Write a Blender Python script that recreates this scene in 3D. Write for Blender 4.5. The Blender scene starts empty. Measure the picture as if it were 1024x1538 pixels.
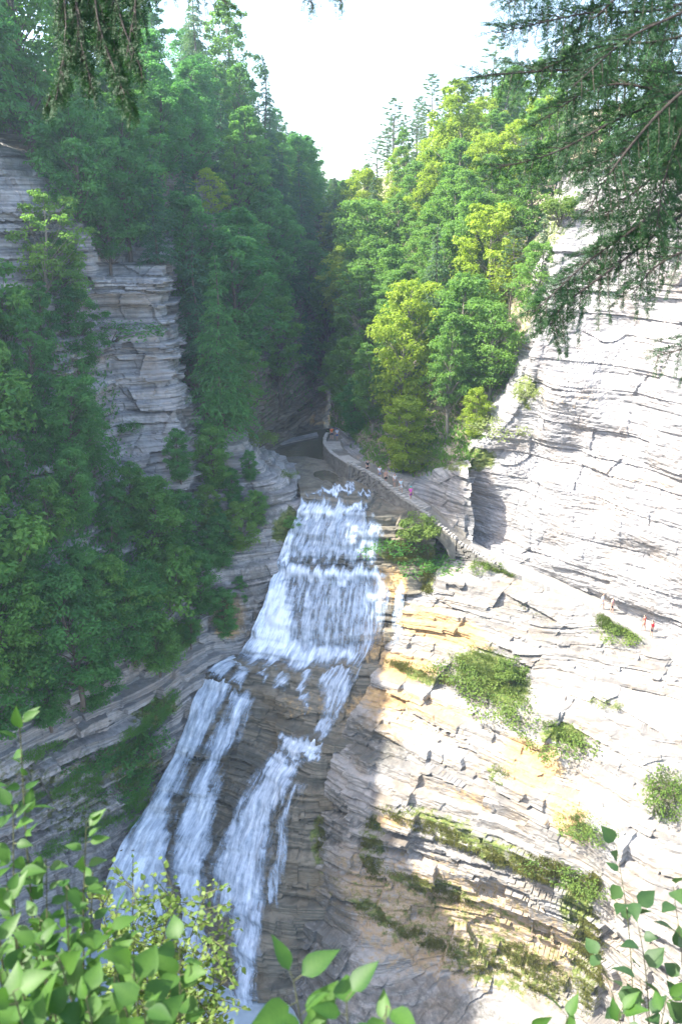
import bpy, bmesh, math, random
import numpy as np
from mathutils import Vector, Matrix
from mathutils.bvhtree import BVHTree

random.seed(7)
RNG = np.random.default_rng(7)
SC = bpy.context.scene
COL = SC.collection
R = math.radians

# ------------------------------------------------------------------ camera geometry (photo pixels, 1024 x 1538)
F, CX, CY = 1241.4, 512.0, 769.0
PITCH = R(19.5)
CT, ST = math.cos(PITCH), math.sin(PITCH)

def P(px, py, t):
    a, b = (px-CX)/F, (CY-py)/F
    return Vector((a*t, (CT+b*ST)*t, (-ST+b*CT)*t))

def U(px, py, z):
    b = (CY-py)/F
    return P(px, py, z/(-ST+b*CT))

def to_px(A):
    A = np.asarray(A, float)
    d = A[..., 1]*CT - A[..., 2]*ST
    u = A[..., 1]*ST + A[..., 2]*CT
    return CX+A[..., 0]/d*F, CY-u/d*F

# ------------------------------------------------------------------ noise
def h3(i, j, k, s=0):
    n = (i.astype(np.int64)*374761393 + j.astype(np.int64)*668265263 + k.astype(np.int64)*2147483647 + s*974711) & 0x7fffffff
    n = ((n ^ (n >> 13))*1274126177) & 0x7fffffff
    n = ((n ^ (n >> 16))*668265263) & 0x7fffffff
    return ((n ^ (n >> 15)) & 0xffffff)/float(0xffffff)

def vn(x, y, z, s=0):
    x, y, z = np.broadcast_arrays(x, y, z)
    i, j, k = np.floor(x), np.floor(y), np.floor(z)
    fx, fy, fz = x-i, y-j, z-k
    fx, fy, fz = [q*q*(3-2*q) for q in (fx, fy, fz)]
    r = 0
    for a in (0, 1):
        for b in (0, 1):
            for c in (0, 1):
                r = r + h3(i+a, j+b, k+c, s)*(fx if a else 1-fx)*(fy if b else 1-fy)*(fz if c else 1-fz)
    return r

def fbm(x, y, z, o=3, s=0):
    r, a, t = 0, 1, 0
    for q in range(o):
        r = r+a*vn(x*2**q, y*2**q, z*2**q, s+q); t += a; a *= .5
    return r/t

# ------------------------------------------------------------------ object helpers
def tag(o, label=None, cat=None, group=None, kind=None):
    if label: o['label'] = label
    if cat: o['category'] = cat
    if group: o['group'] = group
    if kind: o['kind'] = kind
    return o

def link(name, me, mat=None, parent=None):
    o = bpy.data.objects.new(name, me); COL.objects.link(o)
    if mat is not None and me is not None and not me.materials: me.materials.append(mat)
    if parent is not None: o.parent = parent
    return o

def empty(name, loc=(0, 0, 0), rz=0, s=1):
    o = bpy.data.objects.new(name, None); COL.objects.link(o)
    o.location = loc; o.rotation_euler = (0, 0, rz); o.scale = (s, s, s); o.empty_display_size = .2
    return o

def npmesh(name, V, Fq, smooth=False, attrs=None, uv=None):
    """V (n,3), Fq (m,4 or 3) arrays"""
    me = bpy.data.meshes.new(name)
    V = np.ascontiguousarray(V, np.float32); Fq = np.ascontiguousarray(Fq, np.int32)
    k = Fq.shape[1]
    me.vertices.add(len(V)); me.vertices.foreach_set('co', V.ravel())
    me.loops.add(Fq.size); me.loops.foreach_set('vertex_index', Fq.ravel())
    me.polygons.add(len(Fq))
    me.polygons.foreach_set('loop_start', np.arange(0, Fq.size, k, dtype=np.int32))
    me.polygons.foreach_set('loop_total', np.full(len(Fq), k, np.int32))
    me.polygons.foreach_set('use_smooth', np.full(len(Fq), bool(smooth)))
    me.update(calc_edges=True)
    for n, A in (attrs or {}).items():
        at = me.attributes.new(n, 'FLOAT_COLOR', 'POINT')
        B = np.ones((len(V), 4), np.float32); B[:, :A.shape[1]] = A
        at.data.foreach_set('color', B.ravel())
    if uv is not None:
        l = me.uv_layers.new(name='UVMap')
        l.data.foreach_set('uv', np.ascontiguousarray(uv[Fq.ravel()], np.float32).ravel())
    return me

class MB:
    """collects polygons into one mesh"""
    def __init__(s): s.v, s.f = [], []
    def add(s, vs, fs):
        o = len(s.v); s.v += [tuple(v) for v in vs]; s.f += [tuple(i+o for i in f) for f in fs]
    def hexa(s, b, t):
        s.add(list(b)+list(t), [(3, 2, 1, 0), (4, 5, 6, 7), (0, 1, 5, 4), (1, 2, 6, 5), (2, 3, 7, 6), (3, 0, 4, 7)])
    def block(s, c, ax, ay, az, sx, sy, sz, jit=0, ch=0.12):
        """rough stone: a box with knocked-off edges"""
        c = Vector(c); vs = []
        for kz in (-1, 1):
            for (i, j) in ((-1, -1), (1, -1), (1, 1), (-1, 1)):
                q = [1-ch*random.random() for _ in range(3)]
                vs.append(c+ax*(i*sx/2*q[0])+ay*(j*sy/2*q[1])+az*(kz*sz/2*q[2])+Vector([random.uniform(-jit, jit) for _ in range(3)]))
        s.hexa(vs[:4], vs[4:])
    def tube(s, pts, rads, n=6, cap=True):
        pts = [Vector(p) for p in pts]; rings = []
        for i, p in enumerate(pts):
            d = (pts[min(i+1, len(pts)-1)]-pts[max(i-1, 0)])
            if d.length < 1e-9: d = Vector((0, 0, 1))
            d.normalize()
            a = d.cross(Vector((0, 0, 1)) if abs(d.z) < .9 else Vector((1, 0, 0))).normalized(); b = d.cross(a)
            rings.append([p+(a*math.cos(2*math.pi*k/n)+b*math.sin(2*math.pi*k/n))*rads[i] for k in range(n)])
        vs = [v for r in rings for v in r]; fs = []
        for i in range(len(pts)-1):
            for k in range(n):
                fs.append((i*n+k, i*n+(k+1) % n, (i+1)*n+(k+1) % n, (i+1)*n+k))
        if cap: fs += [tuple(range(n))[::-1], tuple((len(pts)-1)*n+k for k in range(n))]
        s.add(vs, fs)
    def mesh(s, name, smooth=False):
        me = bpy.data.meshes.new(name); me.from_pydata(s.v, [], s.f); me.update()
        if smooth: me.polygons.foreach_set('use_smooth', [True]*len(me.polygons))
        return me
    def build(s, name, mat, parent=None, smooth=False):
        return link(name, s.mesh(name, smooth), mat, parent)

# ------------------------------------------------------------------ materials
class NT:
    def __init__(s, name):
        s.m = bpy.data.materials.new(name); s.m.use_nodes = True
        s.t = s.m.node_tree; s.t.nodes.clear()
        s.out = s.t.nodes.new('ShaderNodeOutputMaterial')
    def n(s, typ, props=None, **ins):
        x = s.t.nodes.new('ShaderNode'+typ)
        for k, v in (props or {}).items(): setattr(x, k, v)
        for k, v in ins.items():
            s.set(x, k, v)
        return x
    def set(s, x, k, v):
        k = int(k[1:]) if k[0] == '_' and k[1:].isdigit() else k.replace('_', ' ')
        i = x.inputs[k]
        if isinstance(v, bpy.types.NodeSocket): s.t.links.new(v, i)
        elif isinstance(v, bpy.types.Node): s.t.links.new(v.outputs[0], i)
        else: i.default_value = v
    def math(s, op, a, b=0.0, clamp=False):
        return s.n('Math', {'operation': op, 'use_clamp': clamp}, _0=a, _1=b).outputs[0]
    def mix(s, f, a, b, bt='MIX'):
        x = s.n('Mix', {'data_type': 'RGBA', 'blend_type': bt})
        s.set(x, '_0', f); s.set(x, '_6', a); s.set(x, '_7', b)
        return x.outputs[2]
    def ramp(s, f, stops):
        x = s.n('ValToRGB', Fac=f); r = x.color_ramp
        while len(r.elements) < len(stops): r.elements.new(.5)
        for e, (p, c) in zip(r.elements, stops):
            e.position = p; e.color = c if len(c) == 4 else (*c, 1)
        return x.outputs[0]
    def vec(s, src, sc):
        return s.n('VectorMath', {'operation': 'MULTIPLY'}, _0=src, _1=sc).outputs[0]
    def noise(s, v, scale=1., detail=4., rough=.55):
        return s.n('TexNoise', Vector=v, Scale=scale, Detail=detail, Roughness=rough).outputs[0]
    def done(s, sh):
        s.t.links.new(sh.outputs[0] if isinstance(sh, bpy.types.Node) else sh, s.out.inputs['Surface']); return s.m

def c4(r, g, b): return (r, g, b, 1)

def rock_mat(name, lo, hi, tint=(.5, .42, .33), streak=.35):
    t = NT(name); g = t.n('NewGeometry'); pos = g.outputs['Position']
    bed = t.noise(t.vec(pos, (.05, .05, 2.4)), 1., 5., .65)
    bed2 = t.noise(t.vec(pos, (.25, .25, 7.)), 1., 3., .6)
    blot = t.noise(t.vec(pos, (.35, .35, .3)), 1., 5., .6)
    strk = t.noise(t.vec(pos, (1.1, 1.1, .12)), 1., 4., .6)
    f = t.math('ADD', t.math('MULTIPLY', bed, .6), t.math('MULTIPLY', bed2, .4))
    col = t.ramp(f, [(.32, tuple(x*.55 for x in lo)), (.45, lo), (.55, hi), (.7, tuple(min(1, x*1.12) for x in hi))])
    col = t.mix(t.ramp(blot, [(.45, (0, 0, 0)), (.75, (.6, .6, .6))]), col, c4(*tint), 'MULTIPLY') if False else \
        t.mix(t.math('MULTIPLY', t.ramp(blot, [(.48, (0, 0, 0)), (.72, (1, 1, 1))]), .55), col, c4(*[a*b*1.7 for a, b in zip(tint, hi)]))
    col = t.mix(t.math('MULTIPLY', t.ramp(strk, [(.5, (0, 0, 0)), (.68, (1, 1, 1))]), streak), col, c4(*[x*.45 for x in lo]))
    at = t.n('Attribute', {'attribute_name': 'mask'}); sp = t.n('SeparateColor', Color=at.outputs['Color'])
    moss, wet, org = sp.outputs[0], sp.outputs[1], sp.outputs[2]
    fine = t.noise(t.vec(pos, (1.6, 1.6, 1.6)), 1., 6., .7)
    mm = lambda k, lo_, hi_: t.ramp(t.math('ADD', k, t.math('MULTIPLY', t.math('SUBTRACT', fine, .5), 1.6)), [(lo_, (0, 0, 0)), (hi_, (1, 1, 1))])
    org_col = t.ramp(fine, [(.3, (.33, .19, .075)), (.6, (.5, .33, .14))])
    col = t.mix(t.math('MULTIPLY', mm(org, .35, .75), .8), col, org_col)
    wet_shade = mm(wet, .3, .6)  # damp darkening, which the rock slope also uses as painted shade
    col = t.mix(wet_shade, col, t.mix(t.math('MULTIPLY', fine, .55), c4(.055, .058, .05), col))
    moss_col = t.ramp(t.noise(t.vec(pos, (3, 3, 3)), 1., 4.), [(.3, (.05, .075, .016)), (.55, (.12, .15, .035)), (.75, (.2, .19, .07))])
    col = t.mix(mm(moss, .4, .62), col, moss_col)
    bmp = t.n('Bump', Strength=.7, Distance=.12, Height=t.math('ADD', fine, t.math('MULTIPLY', bed2, .8)))
    rough = t.math('SUBTRACT', .92, t.math('MULTIPLY', wet_shade, .55))
    p = t.n('BsdfPrincipled', Base_Color=col, Roughness=rough, Normal=bmp.outputs[0])
    p.inputs['Specular IOR Level'].default_value = .35
    return t.done(p)

def leaf_mat(name, a, b, trans=.45, tc=None, rough=.55, vary=.35, veins=False):
    """two greens mixed by clump and by plant"""
    t = NT(name)
    oi = t.n('ObjectInfo'); at = t.n('Attribute', {'attribute_name': 'tone'}); sp = t.n('SeparateColor', Color=at.outputs['Color'])
    f = t.math('ADD', t.math('MULTIPLY', sp.outputs[0], 1-vary), t.math('MULTIPLY', oi.outputs['Random'], vary))
    if veins:
        w = t.math('FRACT', t.math('MULTIPLY', t.math('SUBTRACT', sp.outputs[1], t.math('MULTIPLY', sp.outputs[2], .16)), 8.0))
        ln = t.ramp(w, [(.0, (1, 1, 1)), (.16, (0, 0, 0)), (.9, (0, 0, 0)), (1., (1, 1, 1))])
        g = t.n('NewGeometry'); spots = t.noise(t.vec(g.outputs['Position'], (24, 24, 24)), 1., 4., .6)
        f = t.math('ADD', t.math('ADD', f, t.math('MULTIPLY', ln, .22)), t.math('MULTIPLY', t.math('SUBTRACT', spots, .5), .9), True)
    col = t.mix(f, c4(*a), c4(*b))
    tcol = t.mix(.5, col, c4(*(tc or (min(1, b[0]*1.35), min(1, b[1]*1.55), b[2]*.7))))
    d = t.n('BsdfPrincipled', Base_Color=col, Roughness=rough); d.inputs['Specular IOR Level'].default_value = .3
    tr = t.n('BsdfTranslucent', Color=tcol)
    return t.done(t.n('MixShader', Fac=trans, _1=d.outputs[0], _2=tr.outputs[0]))

def plain_mat(name, a, b, scale=4., rough=.85, bump=.4, stretch=(1, 1, 1)):
    t = NT(name); g = t.n('TexCoord'); v = t.vec(g.outputs['Object'], stretch)
    nz = t.noise(v, scale, 5., .65)
    col = t.ramp(nz, [(.3, a), (.7, b)])
    bp = t.n('Bump', Strength=bump, Distance=.05, Height=nz)
    return t.done(t.n('BsdfPrincipled', Base_Color=col, Roughness=rough, Normal=bp.outputs[0]))

def water_fall_mat(name):
    t = NT(name)
    uv = t.n('UVMap'); at = t.n('Attribute', {'attribute_name': 'tone'}); sp = t.n('SeparateColor', Color=at.outputs['Color'])
    foam, spread = sp.outputs[0], sp.outputs[1]
    u1 = t.vec(uv.outputs[0], (2.2, .3, 1)); u2 = t.vec(uv.outputs[0], (7., .8, 1)); u3 = t.vec(uv.outputs[0], (1.6, 1.1, 1))
    n1 = t.noise(u1, 1., 3., .6); n2 = t.noise(u2, 1., 3., .6); n3 = t.noise(u3, 1., 5., .7)
    s = t.math('ADD', t.math('ADD', t.math('MULTIPLY', n1, .46), t.math('MULTIPLY', n2, .2)), t.math('MULTIPLY', n3, .34))
    k = t.math('ADD', t.math('MULTIPLY', t.math('SUBTRACT', s, .5), 1.9), foam)
    alpha = t.ramp(k, [(.2, (0, 0, 0)), (.5, (.4, .4, .4)), (.95, (.92, .92, .92))])
    col = t.ramp(k, [(.35, (.4, .52, .66)), (.6, (.58, .7, .86)), (.95, (.82, .89, .97))])
    bp = t.n('Bump', Strength=.8, Distance=.25, Height=s)
    p = t.n('BsdfPrincipled', Base_Color=col, Roughness=.35, Normal=bp.outputs[0])
    tr = t.n('BsdfTransparent')
    return t.done(t.n('MixShader', Fac=alpha, _1=tr.outputs[0], _2=p.outputs[0]))

def pool_mat(name, deep, ripple=2.):
    t = NT(name); g = t.n('NewGeometry')
    n = t.noise(t.vec(g.outputs['Position'], (ripple, ripple, ripple)), 1., 4., .6)
    n2 = t.noise(t.vec(g.outputs['Position'], (.25, .25, .25)), 1., 3., .6)
    bp = t.n('Bump', Strength=.25, Distance=.08, Height=n)
    col = t.ramp(n2, [(.35, tuple(x*.7 for x in deep)), (.65, tuple(x*1.5 for x in deep))])
    p = t.n('BsdfPrincipled', Base_Color=col, Roughness=.08, Normal=bp.outputs[0])
    return t.done(p)

M = {}
M['rock_sun'] = rock_mat('pale_shale', (.215, .21, .21), (.335, .32, .31), (.44, .37, .30), .18)
M['rock_tan'] = rock_mat('tan_shale', (.195, .182, .165), (.32, .3, .275), (.46, .36, .24), .3)
M['rock_shade'] = rock_mat('grey_shale', (.2, .2, .2), (.36, .345, .33), (.42, .34, .26), .4)
M['rock_wet'] = rock_mat('wet_brown_shale', (.10, .095, .075), (.20, .175, .13), (.36, .28, .17), .5)
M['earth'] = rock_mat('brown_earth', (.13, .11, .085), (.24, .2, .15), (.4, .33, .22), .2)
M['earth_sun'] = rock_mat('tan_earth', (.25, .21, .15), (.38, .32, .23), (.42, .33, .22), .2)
M['stone'] = plain_mat('masonry_stone', (.12, .108, .09), (.26, .24, .205), 1.7)
M['coping'] = plain_mat('pale_coping_stone', (.26, .24, .21), (.42, .39, .35), 2.2)
M['path'] = plain_mat('trodden_path', (.13, .118, .1), (.21, .195, .165), 1.4)
M['path_glare'] = plain_mat('glare_painted_path', (.2, .19, .175), (.31, .295, .27), 1.4)  # paler tint paints the glare of full sun into the path
M['bark'] = plain_mat('bark', (.07, .055, .04), (.16, .13, .1), 3., .9, .6, (1, 1, .2))
M['bark_pale'] = plain_mat('pale_bark', (.16, .14, .11), (.28, .25, .2), 3., .9, .6, (1, 1, .2))
M['twig'] = plain_mat('twig_bark', (.018, .014, .01), (.04, .03, .022), 20.)
M['stem'] = plain_mat('green_stem', (.035, .04, .015), (.08, .09, .03), 30.)
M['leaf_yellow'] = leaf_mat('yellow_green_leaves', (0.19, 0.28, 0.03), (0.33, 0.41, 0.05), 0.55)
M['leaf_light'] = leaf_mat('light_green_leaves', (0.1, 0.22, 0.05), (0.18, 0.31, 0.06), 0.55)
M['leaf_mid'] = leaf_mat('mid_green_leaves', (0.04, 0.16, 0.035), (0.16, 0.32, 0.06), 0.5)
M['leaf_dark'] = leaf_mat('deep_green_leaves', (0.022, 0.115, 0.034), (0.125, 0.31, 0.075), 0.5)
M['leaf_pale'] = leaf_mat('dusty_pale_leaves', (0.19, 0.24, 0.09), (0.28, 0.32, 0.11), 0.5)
M['needle_dark'] = leaf_mat('dark_needles', (.022, .085, .042), (.085, .2, .085), .4)
M['needle_pine'] = leaf_mat('pine_needles', (.08, .15, .075), (.13, .21, .1), .45)
M['needle_near'] = leaf_mat('hemlock_needles', (.01, .04, .014), (.03, .085, .024), .35)
M['leaf_near'] = leaf_mat('broad_leaves', (.014, .06, .01), (.065, .145, .022), .45, None, .5, .1, True)
M['leaf_near_dark'] = leaf_mat('dark_broad_leaves', (.016, .05, .016), (.05, .1, .03), .35, None, .5, .1, True)  # darker greens for the lobed corner sapling
M['leaf_small'] = leaf_mat('small_bright_leaves', (.05, .12, .022), (.16, .22, .05), .5, None, .5, .1)
M['leaf_bush'] = leaf_mat('ledge_shrub_leaves', (.085, .16, .03), (.19, .26, .055), .45)
M['grass'] = leaf_mat('grass_blades', (.06, .11, .018), (.13, .17, .035), .4)
M['moss'] = leaf_mat('hanging_moss', (.07, .085, .016), (.17, .165, .04), .3)
M['fall'] = water_fall_mat('falling_water')
M['pool'] = pool_mat('stream_water', (.085, .075, .05))
M['plunge'] = pool_mat('plunge_pool_water', (.28, .34, .38), 1.2)

# ------------------------------------------------------------------ rock sheets
def crom(A, n):
    """Catmull-Rom along axis 0 -> n samples"""
    A = np.asarray(A, float); m = len(A)
    E = np.concatenate([[2*A[0]-A[1]], A, [2*A[-1]-A[-2]]])
    s = np.linspace(0, m-1, n); i = np.minimum(s.astype(int), m-2); f = (s-i).reshape((-1,)+(1,)*(A.ndim-1))
    a, b, c, d = E[i], E[i+1], E[i+2], E[i+3]
    return .5*(2*b+(c-a)*f+(2*a-5*b+4*c-d)*f*f+(3*b-a-3*c+d)*f**3)

_r = np.random.default_rng(11)
_th = np.where(_r.random(500) < .74, _r.uniform(.14, .42, 500), _r.uniform(.5, 1.5, 500))
ZB = np.concatenate([[-110.], -110.+np.cumsum(_th)])

def normals(G):
    du = np.gradient(G, axis=1); dv = np.gradient(G, axis=0)
    n = np.cross(dv, du); n /= np.linalg.norm(n, axis=-1, keepdims=True)+1e-9
    # face the camera (the origin)
    if np.mean(np.sum(n*G, -1)) > 0: n = -n
    return n

def strata(G, amp=.5, block=.5, big=1.0, wob=1.5, ter=1., strike=(.79, -.61), rough=.1, seed=0, dip=0.0, tmin=.25, relief=.8):
    N = normals(G)
    x, y, z = G[..., 0], G[..., 1], G[..., 2]
    w = z+wob*(fbm(x/14, y/14, z*0, 3, seed)-.5)+dip*(x*strike[0]+y*strike[1])
    k = np.clip(np.searchsorted(ZB, w)-1, 0, len(ZB)-2)
    h = ZB[k+1]-ZB[k]; f = (w-ZB[k])/h
    nxy = np.hypot(N[..., 0], N[..., 1]); nh = N[..., :2]/(nxy[..., None]+1e-6)
    cot = np.clip(N[..., 2]/(nxy+1e-3), -.3, 2.6)
    fv = np.clip(.3+.6*nxy, .3, .88)
    gz = np.where(f < fv, .94*f/fv, .94+.06*(f-fv)/(1-fv))
    gx = np.where(f < fv, .06*f/fv, .06+.94*(f-fv)/(1-fv))
    tm = ter*np.clip(.55+1.2*(fbm(x/6, y/6, z/4, 2, seed+5)-.4), tmin, 1)
    dz = h*(gz-f)*tm; dh = h*cot*(f-gx)*tm
    q = x*strike[0]+y*strike[1]; q2 = -x*strike[1]+y*strike[0]
    z0 = k*0
    L = 1.2+3.2*h3(k, z0, z0, 21+seed)
    cell = np.floor(q/L+10*h3(k, z0, z0, 22)+.9*(fbm(x/1.5, y/1.5, z/1.5, 2, 3)-.5))
    kg = k//4
    cellg = np.floor(q/6.5+10*h3(kg, z0, z0, 31)); cell2 = np.floor(q2/4.+5*h3(kg, z0, z0, 33))
    pr = amp*(h3(k, z0, z0, 23+seed)-.5)*2*(.35+.65*np.clip(h, 0, 1))+block*(h3(k, cell, z0, 24+seed)-.5)+big*(h3(kg, cellg, cell2, 25+seed)-.5)
    wt = np.clip(nxy*1.6, 0, 1)
    fine = rough*2*(fbm(x/.55, y/.55, z/.25, 3, 40)-.5)
    low = relief*(fbm(x/5, y/5, z/3.5, 2, 50+seed)-.5)
    D = G.copy()
    D[..., 0] += nh[..., 0]*(dh*wt+(pr+low)*wt+fine); D[..., 1] += nh[..., 1]*(dh*wt+(pr+low)*wt+fine)
    D[..., 2] += dz+fine*.5+(1-wt)*(pr*.25)
    return D, N

SHEETS, BVHS = {}, {}
def blobs(px, py, L):
    m = np.zeros_like(px)
    for (cx, cy, rx, ry, *s) in L:
        a = R(s[1]) if len(s) > 1 else 0
        dx, dy = px-cx, py-cy
        u, v = dx*math.cos(a)+dy*math.sin(a), -dx*math.sin(a)+dy*math.cos(a)
        m = np.maximum(m, (s[0] if s else 1.)*np.clip(1.6-1.6*np.sqrt((u/rx)**2+(v/ry)**2)+.2, 0, 1))
    return m

def quads(nv, nu):
    i = np.arange(nv*nu).reshape(nv, nu)
    return np.stack([i[:-1, :-1], i[1:, :-1], i[1:, 1:], i[:-1, 1:]], -1).reshape(-1, 4)

def sheet(name, ctrl, nu, nv, mat, label, cat, moss=(), wet=(), org=(), base=(0, 0, 0), st=None, world=None):
    C = np.array([[P(*c) for c in row] for row in ctrl]) if world is None else world
    G = crom(crom(C, nv).transpose(1, 0, 2), nu).transpose(1, 0, 2)
    D, N = strata(G, **(st or {}))
    px, py = to_px(G)
    mk = np.stack([np.maximum(base[0], blobs(px, py, moss)), np.maximum(base[1], blobs(px, py, wet)), np.maximum(base[2], blobs(px, py, org))], -1)
    me = npmesh(name, D.reshape(-1, 3), quads(nv, nu), False, {'mask': mk.reshape(-1, 3)})
    o = link(name, me, mat); tag(o, label, cat, None, 'structure')
    if name in SHEETS: name += '_2'
    SHEETS[name] = (G, D, N)
    sv, su = max(1, nv//90), max(1, nu//90)
    B = D[::sv, ::su]
    BVHS[name] = BVHTree.FromPolygons([tuple(v) for v in B.reshape(-1, 3)], [tuple(int(i) for i in f) for f in quads(*B.shape[:2])])
    return o

def hit(px, py, only=None):
    d = P(px, py, 1).normalized(); best = None
    for n, b in BVHS.items():
        if only and n not in only: continue
        r = b.ray_cast(Vector((0, 0, 0)), d)
        if r[0] is not None and (best is None or r[3] < best[1]): best = (r[0], r[3])
    return best[0] if best else None

def drop(x, y, z0=80, only=None):
    best = None
    for n, b in BVHS.items():
        if only and n not in only: continue
        r = b.ray_cast(Vector((x, y, z0)), Vector((0, 0, -1)))
        if r[0] is not None and (best is None or r[0].z > best.z): best = r[0]
    return best

# --- the rock face under the falls
sheet('rock_ledge', [
    [(425, 690, 113), (470, 690, 113), (520, 700, 109), (575, 730, 102), (640, 790, 97)],
    [(440, 715, 107), (490, 717, 106.5), (530, 725, 103.5), (585, 755, 98.5), (645, 806, 95.5)],
    [(452, 752, 98), (500, 753, 97.6), (556, 765, 95.6), (610, 788, 94.2), (648, 812, 94)],
    [(438, 790, 96.3), (495, 793, 95.2), (565, 800, 93.8), (615, 812, 93.4), (650, 826, 93.6)],
    [(418, 842, 95.6), (490, 850, 94), (575, 852, 93), (618, 850, 92.6), (652, 850, 93.2)],
    [(395, 915, 94), (470, 920, 92.2), (565, 915, 91.2), (615, 890, 91.2), (650, 880, 92)],
    [(365, 978, 92.8), (450, 990, 91), (540, 985, 89.9), (590, 945, 90), (650, 920, 90)],
    [(310, 1012, 91.9), (400, 1040, 89.9), (480, 1060, 87.5), (570, 1020, 88.3), (640, 990, 89)],
    [(270, 1120, 90.2), (370, 1130, 88.2), (470, 1120, 85.5), (545, 1112, 84.6), (620, 1095, 85)],
    [(228, 1200, 88.6), (330, 1220, 86.8), (440, 1200, 83.3), (510, 1195, 83.4), (590, 1200, 84)],
    [(168, 1305, 86.8), (290, 1325, 85.6), (400, 1340, 82.6), (500, 1340, 82), (600, 1345, 83)],
    [(150, 1420, 86), (270, 1430, 84.5), (390, 1430, 81), (490, 1440, 81.2), (600, 1440, 82.5)],
    [(130, 1560, 83), (260, 1560, 82), (380, 1560, 78.5), (480, 1560, 79.2), (600, 1560, 80)],
    [(110, 1720, 80), (250, 1720, 79), (370, 1720, 75.5), (480, 1720, 76), (600, 1720, 77)]],
    330, 620, M['rock_wet'], 'dark wet stepped rock face behind the waterfall', 'rock face',
    moss=[(600, 830, 40, 22, .9), (440, 790, 22, 30, .5, 60), (500, 900, 20, 50, .4), (480, 1260, 20, 60, .6)],
    wet=[(480, 870, 130, 150, .5), (330, 1230, 150, 200, .5)],
    org=[(585, 880, 32, 34, 1), (460, 1060, 60, 30, .35), (560, 960, 30, 50, .6), (560, 1070, 70, 45, .55)],
    st=dict(amp=.3, block=.7, big=.8, ter=1., rough=.09, strike=(.99, -.1), seed=3))

# --- the sunlit slope below the path
sheet('rock_slope', [
    [(635, 862, 95), (690, 836, 93.6), (760, 864, 90.6), (860, 905, 86.8), (960, 958, 82.2), (1060, 1020, 78), (1200, 1110, 73)],
    [(628, 870, 93.4), (690, 848, 92.2), (760, 876, 89.3), (860, 922, 85.2), (960, 974, 80.8), (1060, 1034, 76.7), (1200, 1122, 72)],
    [(608, 900, 91.2), (680, 905, 89.2), (760, 938, 85.8), (860, 988, 81.2), (960, 1044, 76.8), (1060, 1100, 73.2), (1200, 1190, 69)],
    [(585, 950, 90), (660, 962, 87), (760, 1003, 82.6), (850, 1052, 78.2), (950, 1112, 73.8), (1060, 1180, 69.8), (1200, 1280, 65)],
    [(558, 1020, 87.8), (640, 1042, 84.5), (740, 1082, 79.7), (830, 1122, 75.7), (940, 1192, 70.8), (1060, 1280, 65.8), (1200, 1390, 61)],
    [(510, 1110, 84.7), (610, 1132, 81.2), (710, 1162, 77.2), (810, 1202, 73.2), (920, 1272, 68.8), (1040, 1370, 63.5), (1200, 1490, 58)],
    [(490, 1180, 83.4), (565, 1212, 79.6), (690, 1262, 75.7), (800, 1298, 72.3), (890, 1328, 69.4), (1000, 1430, 64), (1200, 1580, 57)],
    [(480, 1260, 82.8), (550, 1290, 80.6), (660, 1340, 78.6), (780, 1390, 75.8), (890, 1420, 72.4), (1000, 1500, 65.5), (1200, 1660, 57.5)],
    [(462, 1370, 82), (530, 1400, 79.2), (640, 1436, 78.2), (770, 1482, 76), (890, 1512, 73), (1000, 1580, 66.5), (1200, 1740, 58)],
    [(425, 1500, 80.6), (520, 1530, 76), (640, 1560, 73), (770, 1590, 71), (900, 1620, 70), (1010, 1680, 66), (1220, 1820, 58)],
    [(420, 1650, 74), (520, 1680, 71.5), (640, 1700, 69), (780, 1720, 67.5), (920, 1740, 66.5), (1040, 1800, 63), (1240, 1920, 57)]],
    600, 620, M['rock_tan'], 'pale sunlit stepped shale slope beside the waterfall', 'rock slope',
    moss=[(735, 1020, 75, 42, 1, 28), (850, 1105, 40, 18, .9, 25), (720, 1265, 180, 26, .62, 22), (760, 1450, 160, 60, .55, 20), (880, 1440, 40, 110, .55),
          (560, 1270, 26, 70, .52), (610, 1400, 110, 14, .5, 22), (650, 1330, 120, 20, .6, 20), (700, 1390, 300, 90, .42, 20), (880, 1240, 20, 30, .8, 50), (730, 845, 50, 10, .9, 28), (560, 1370, 60, 20, .6, 30),
          (630, 1010, 60, 14, .7, 18), (750, 1160, 30, 14, .5, 30), (930, 940, 40, 16, .6, 20), (640, 870, 22, 26, .9), (870, 1350, 40, 50, .7)],
    org=[(660, 945, 95, 34, 1, 20), (610, 1000, 70, 26, .9, 10), (590, 1050, 70, 26, .8), (800, 1140, 60, 45, 1, 40), (860, 1220, 40, 60, .8, -30), (650, 1060, 90, 22, .6, 20),
         (585, 1090, 60, 40, .6), (600, 1230, 60, 14, .6), (820, 1420, 90, 70, .6), (680, 1390, 300, 110, .62, 20), (690, 1100, 190, 100, .3, 25), (700, 1200, 60, 20, .5, 20)],
    wet=[(700, 1400, 300, 100, .36, 20), (640, 1530, 300, 70, .42, 15), (470, 1300, 50, 150, .5), (555, 1110, 75, 50, .62, 30), (500, 1230, 42, 60, .6), (480, 1400, 70, 160, .66), (470, 1540, 90, 90, .6), (590, 905, 24, 24, .6)],  # damp rock, plus shade painted under the ledge and along the falls side
    base=(.16, 0, .14),
    st=dict(amp=.42, block=.7, big=1.3, ter=1., tmin=.75, rough=.13, wob=2.6, strike=(.72, -.69), seed=1))

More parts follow.
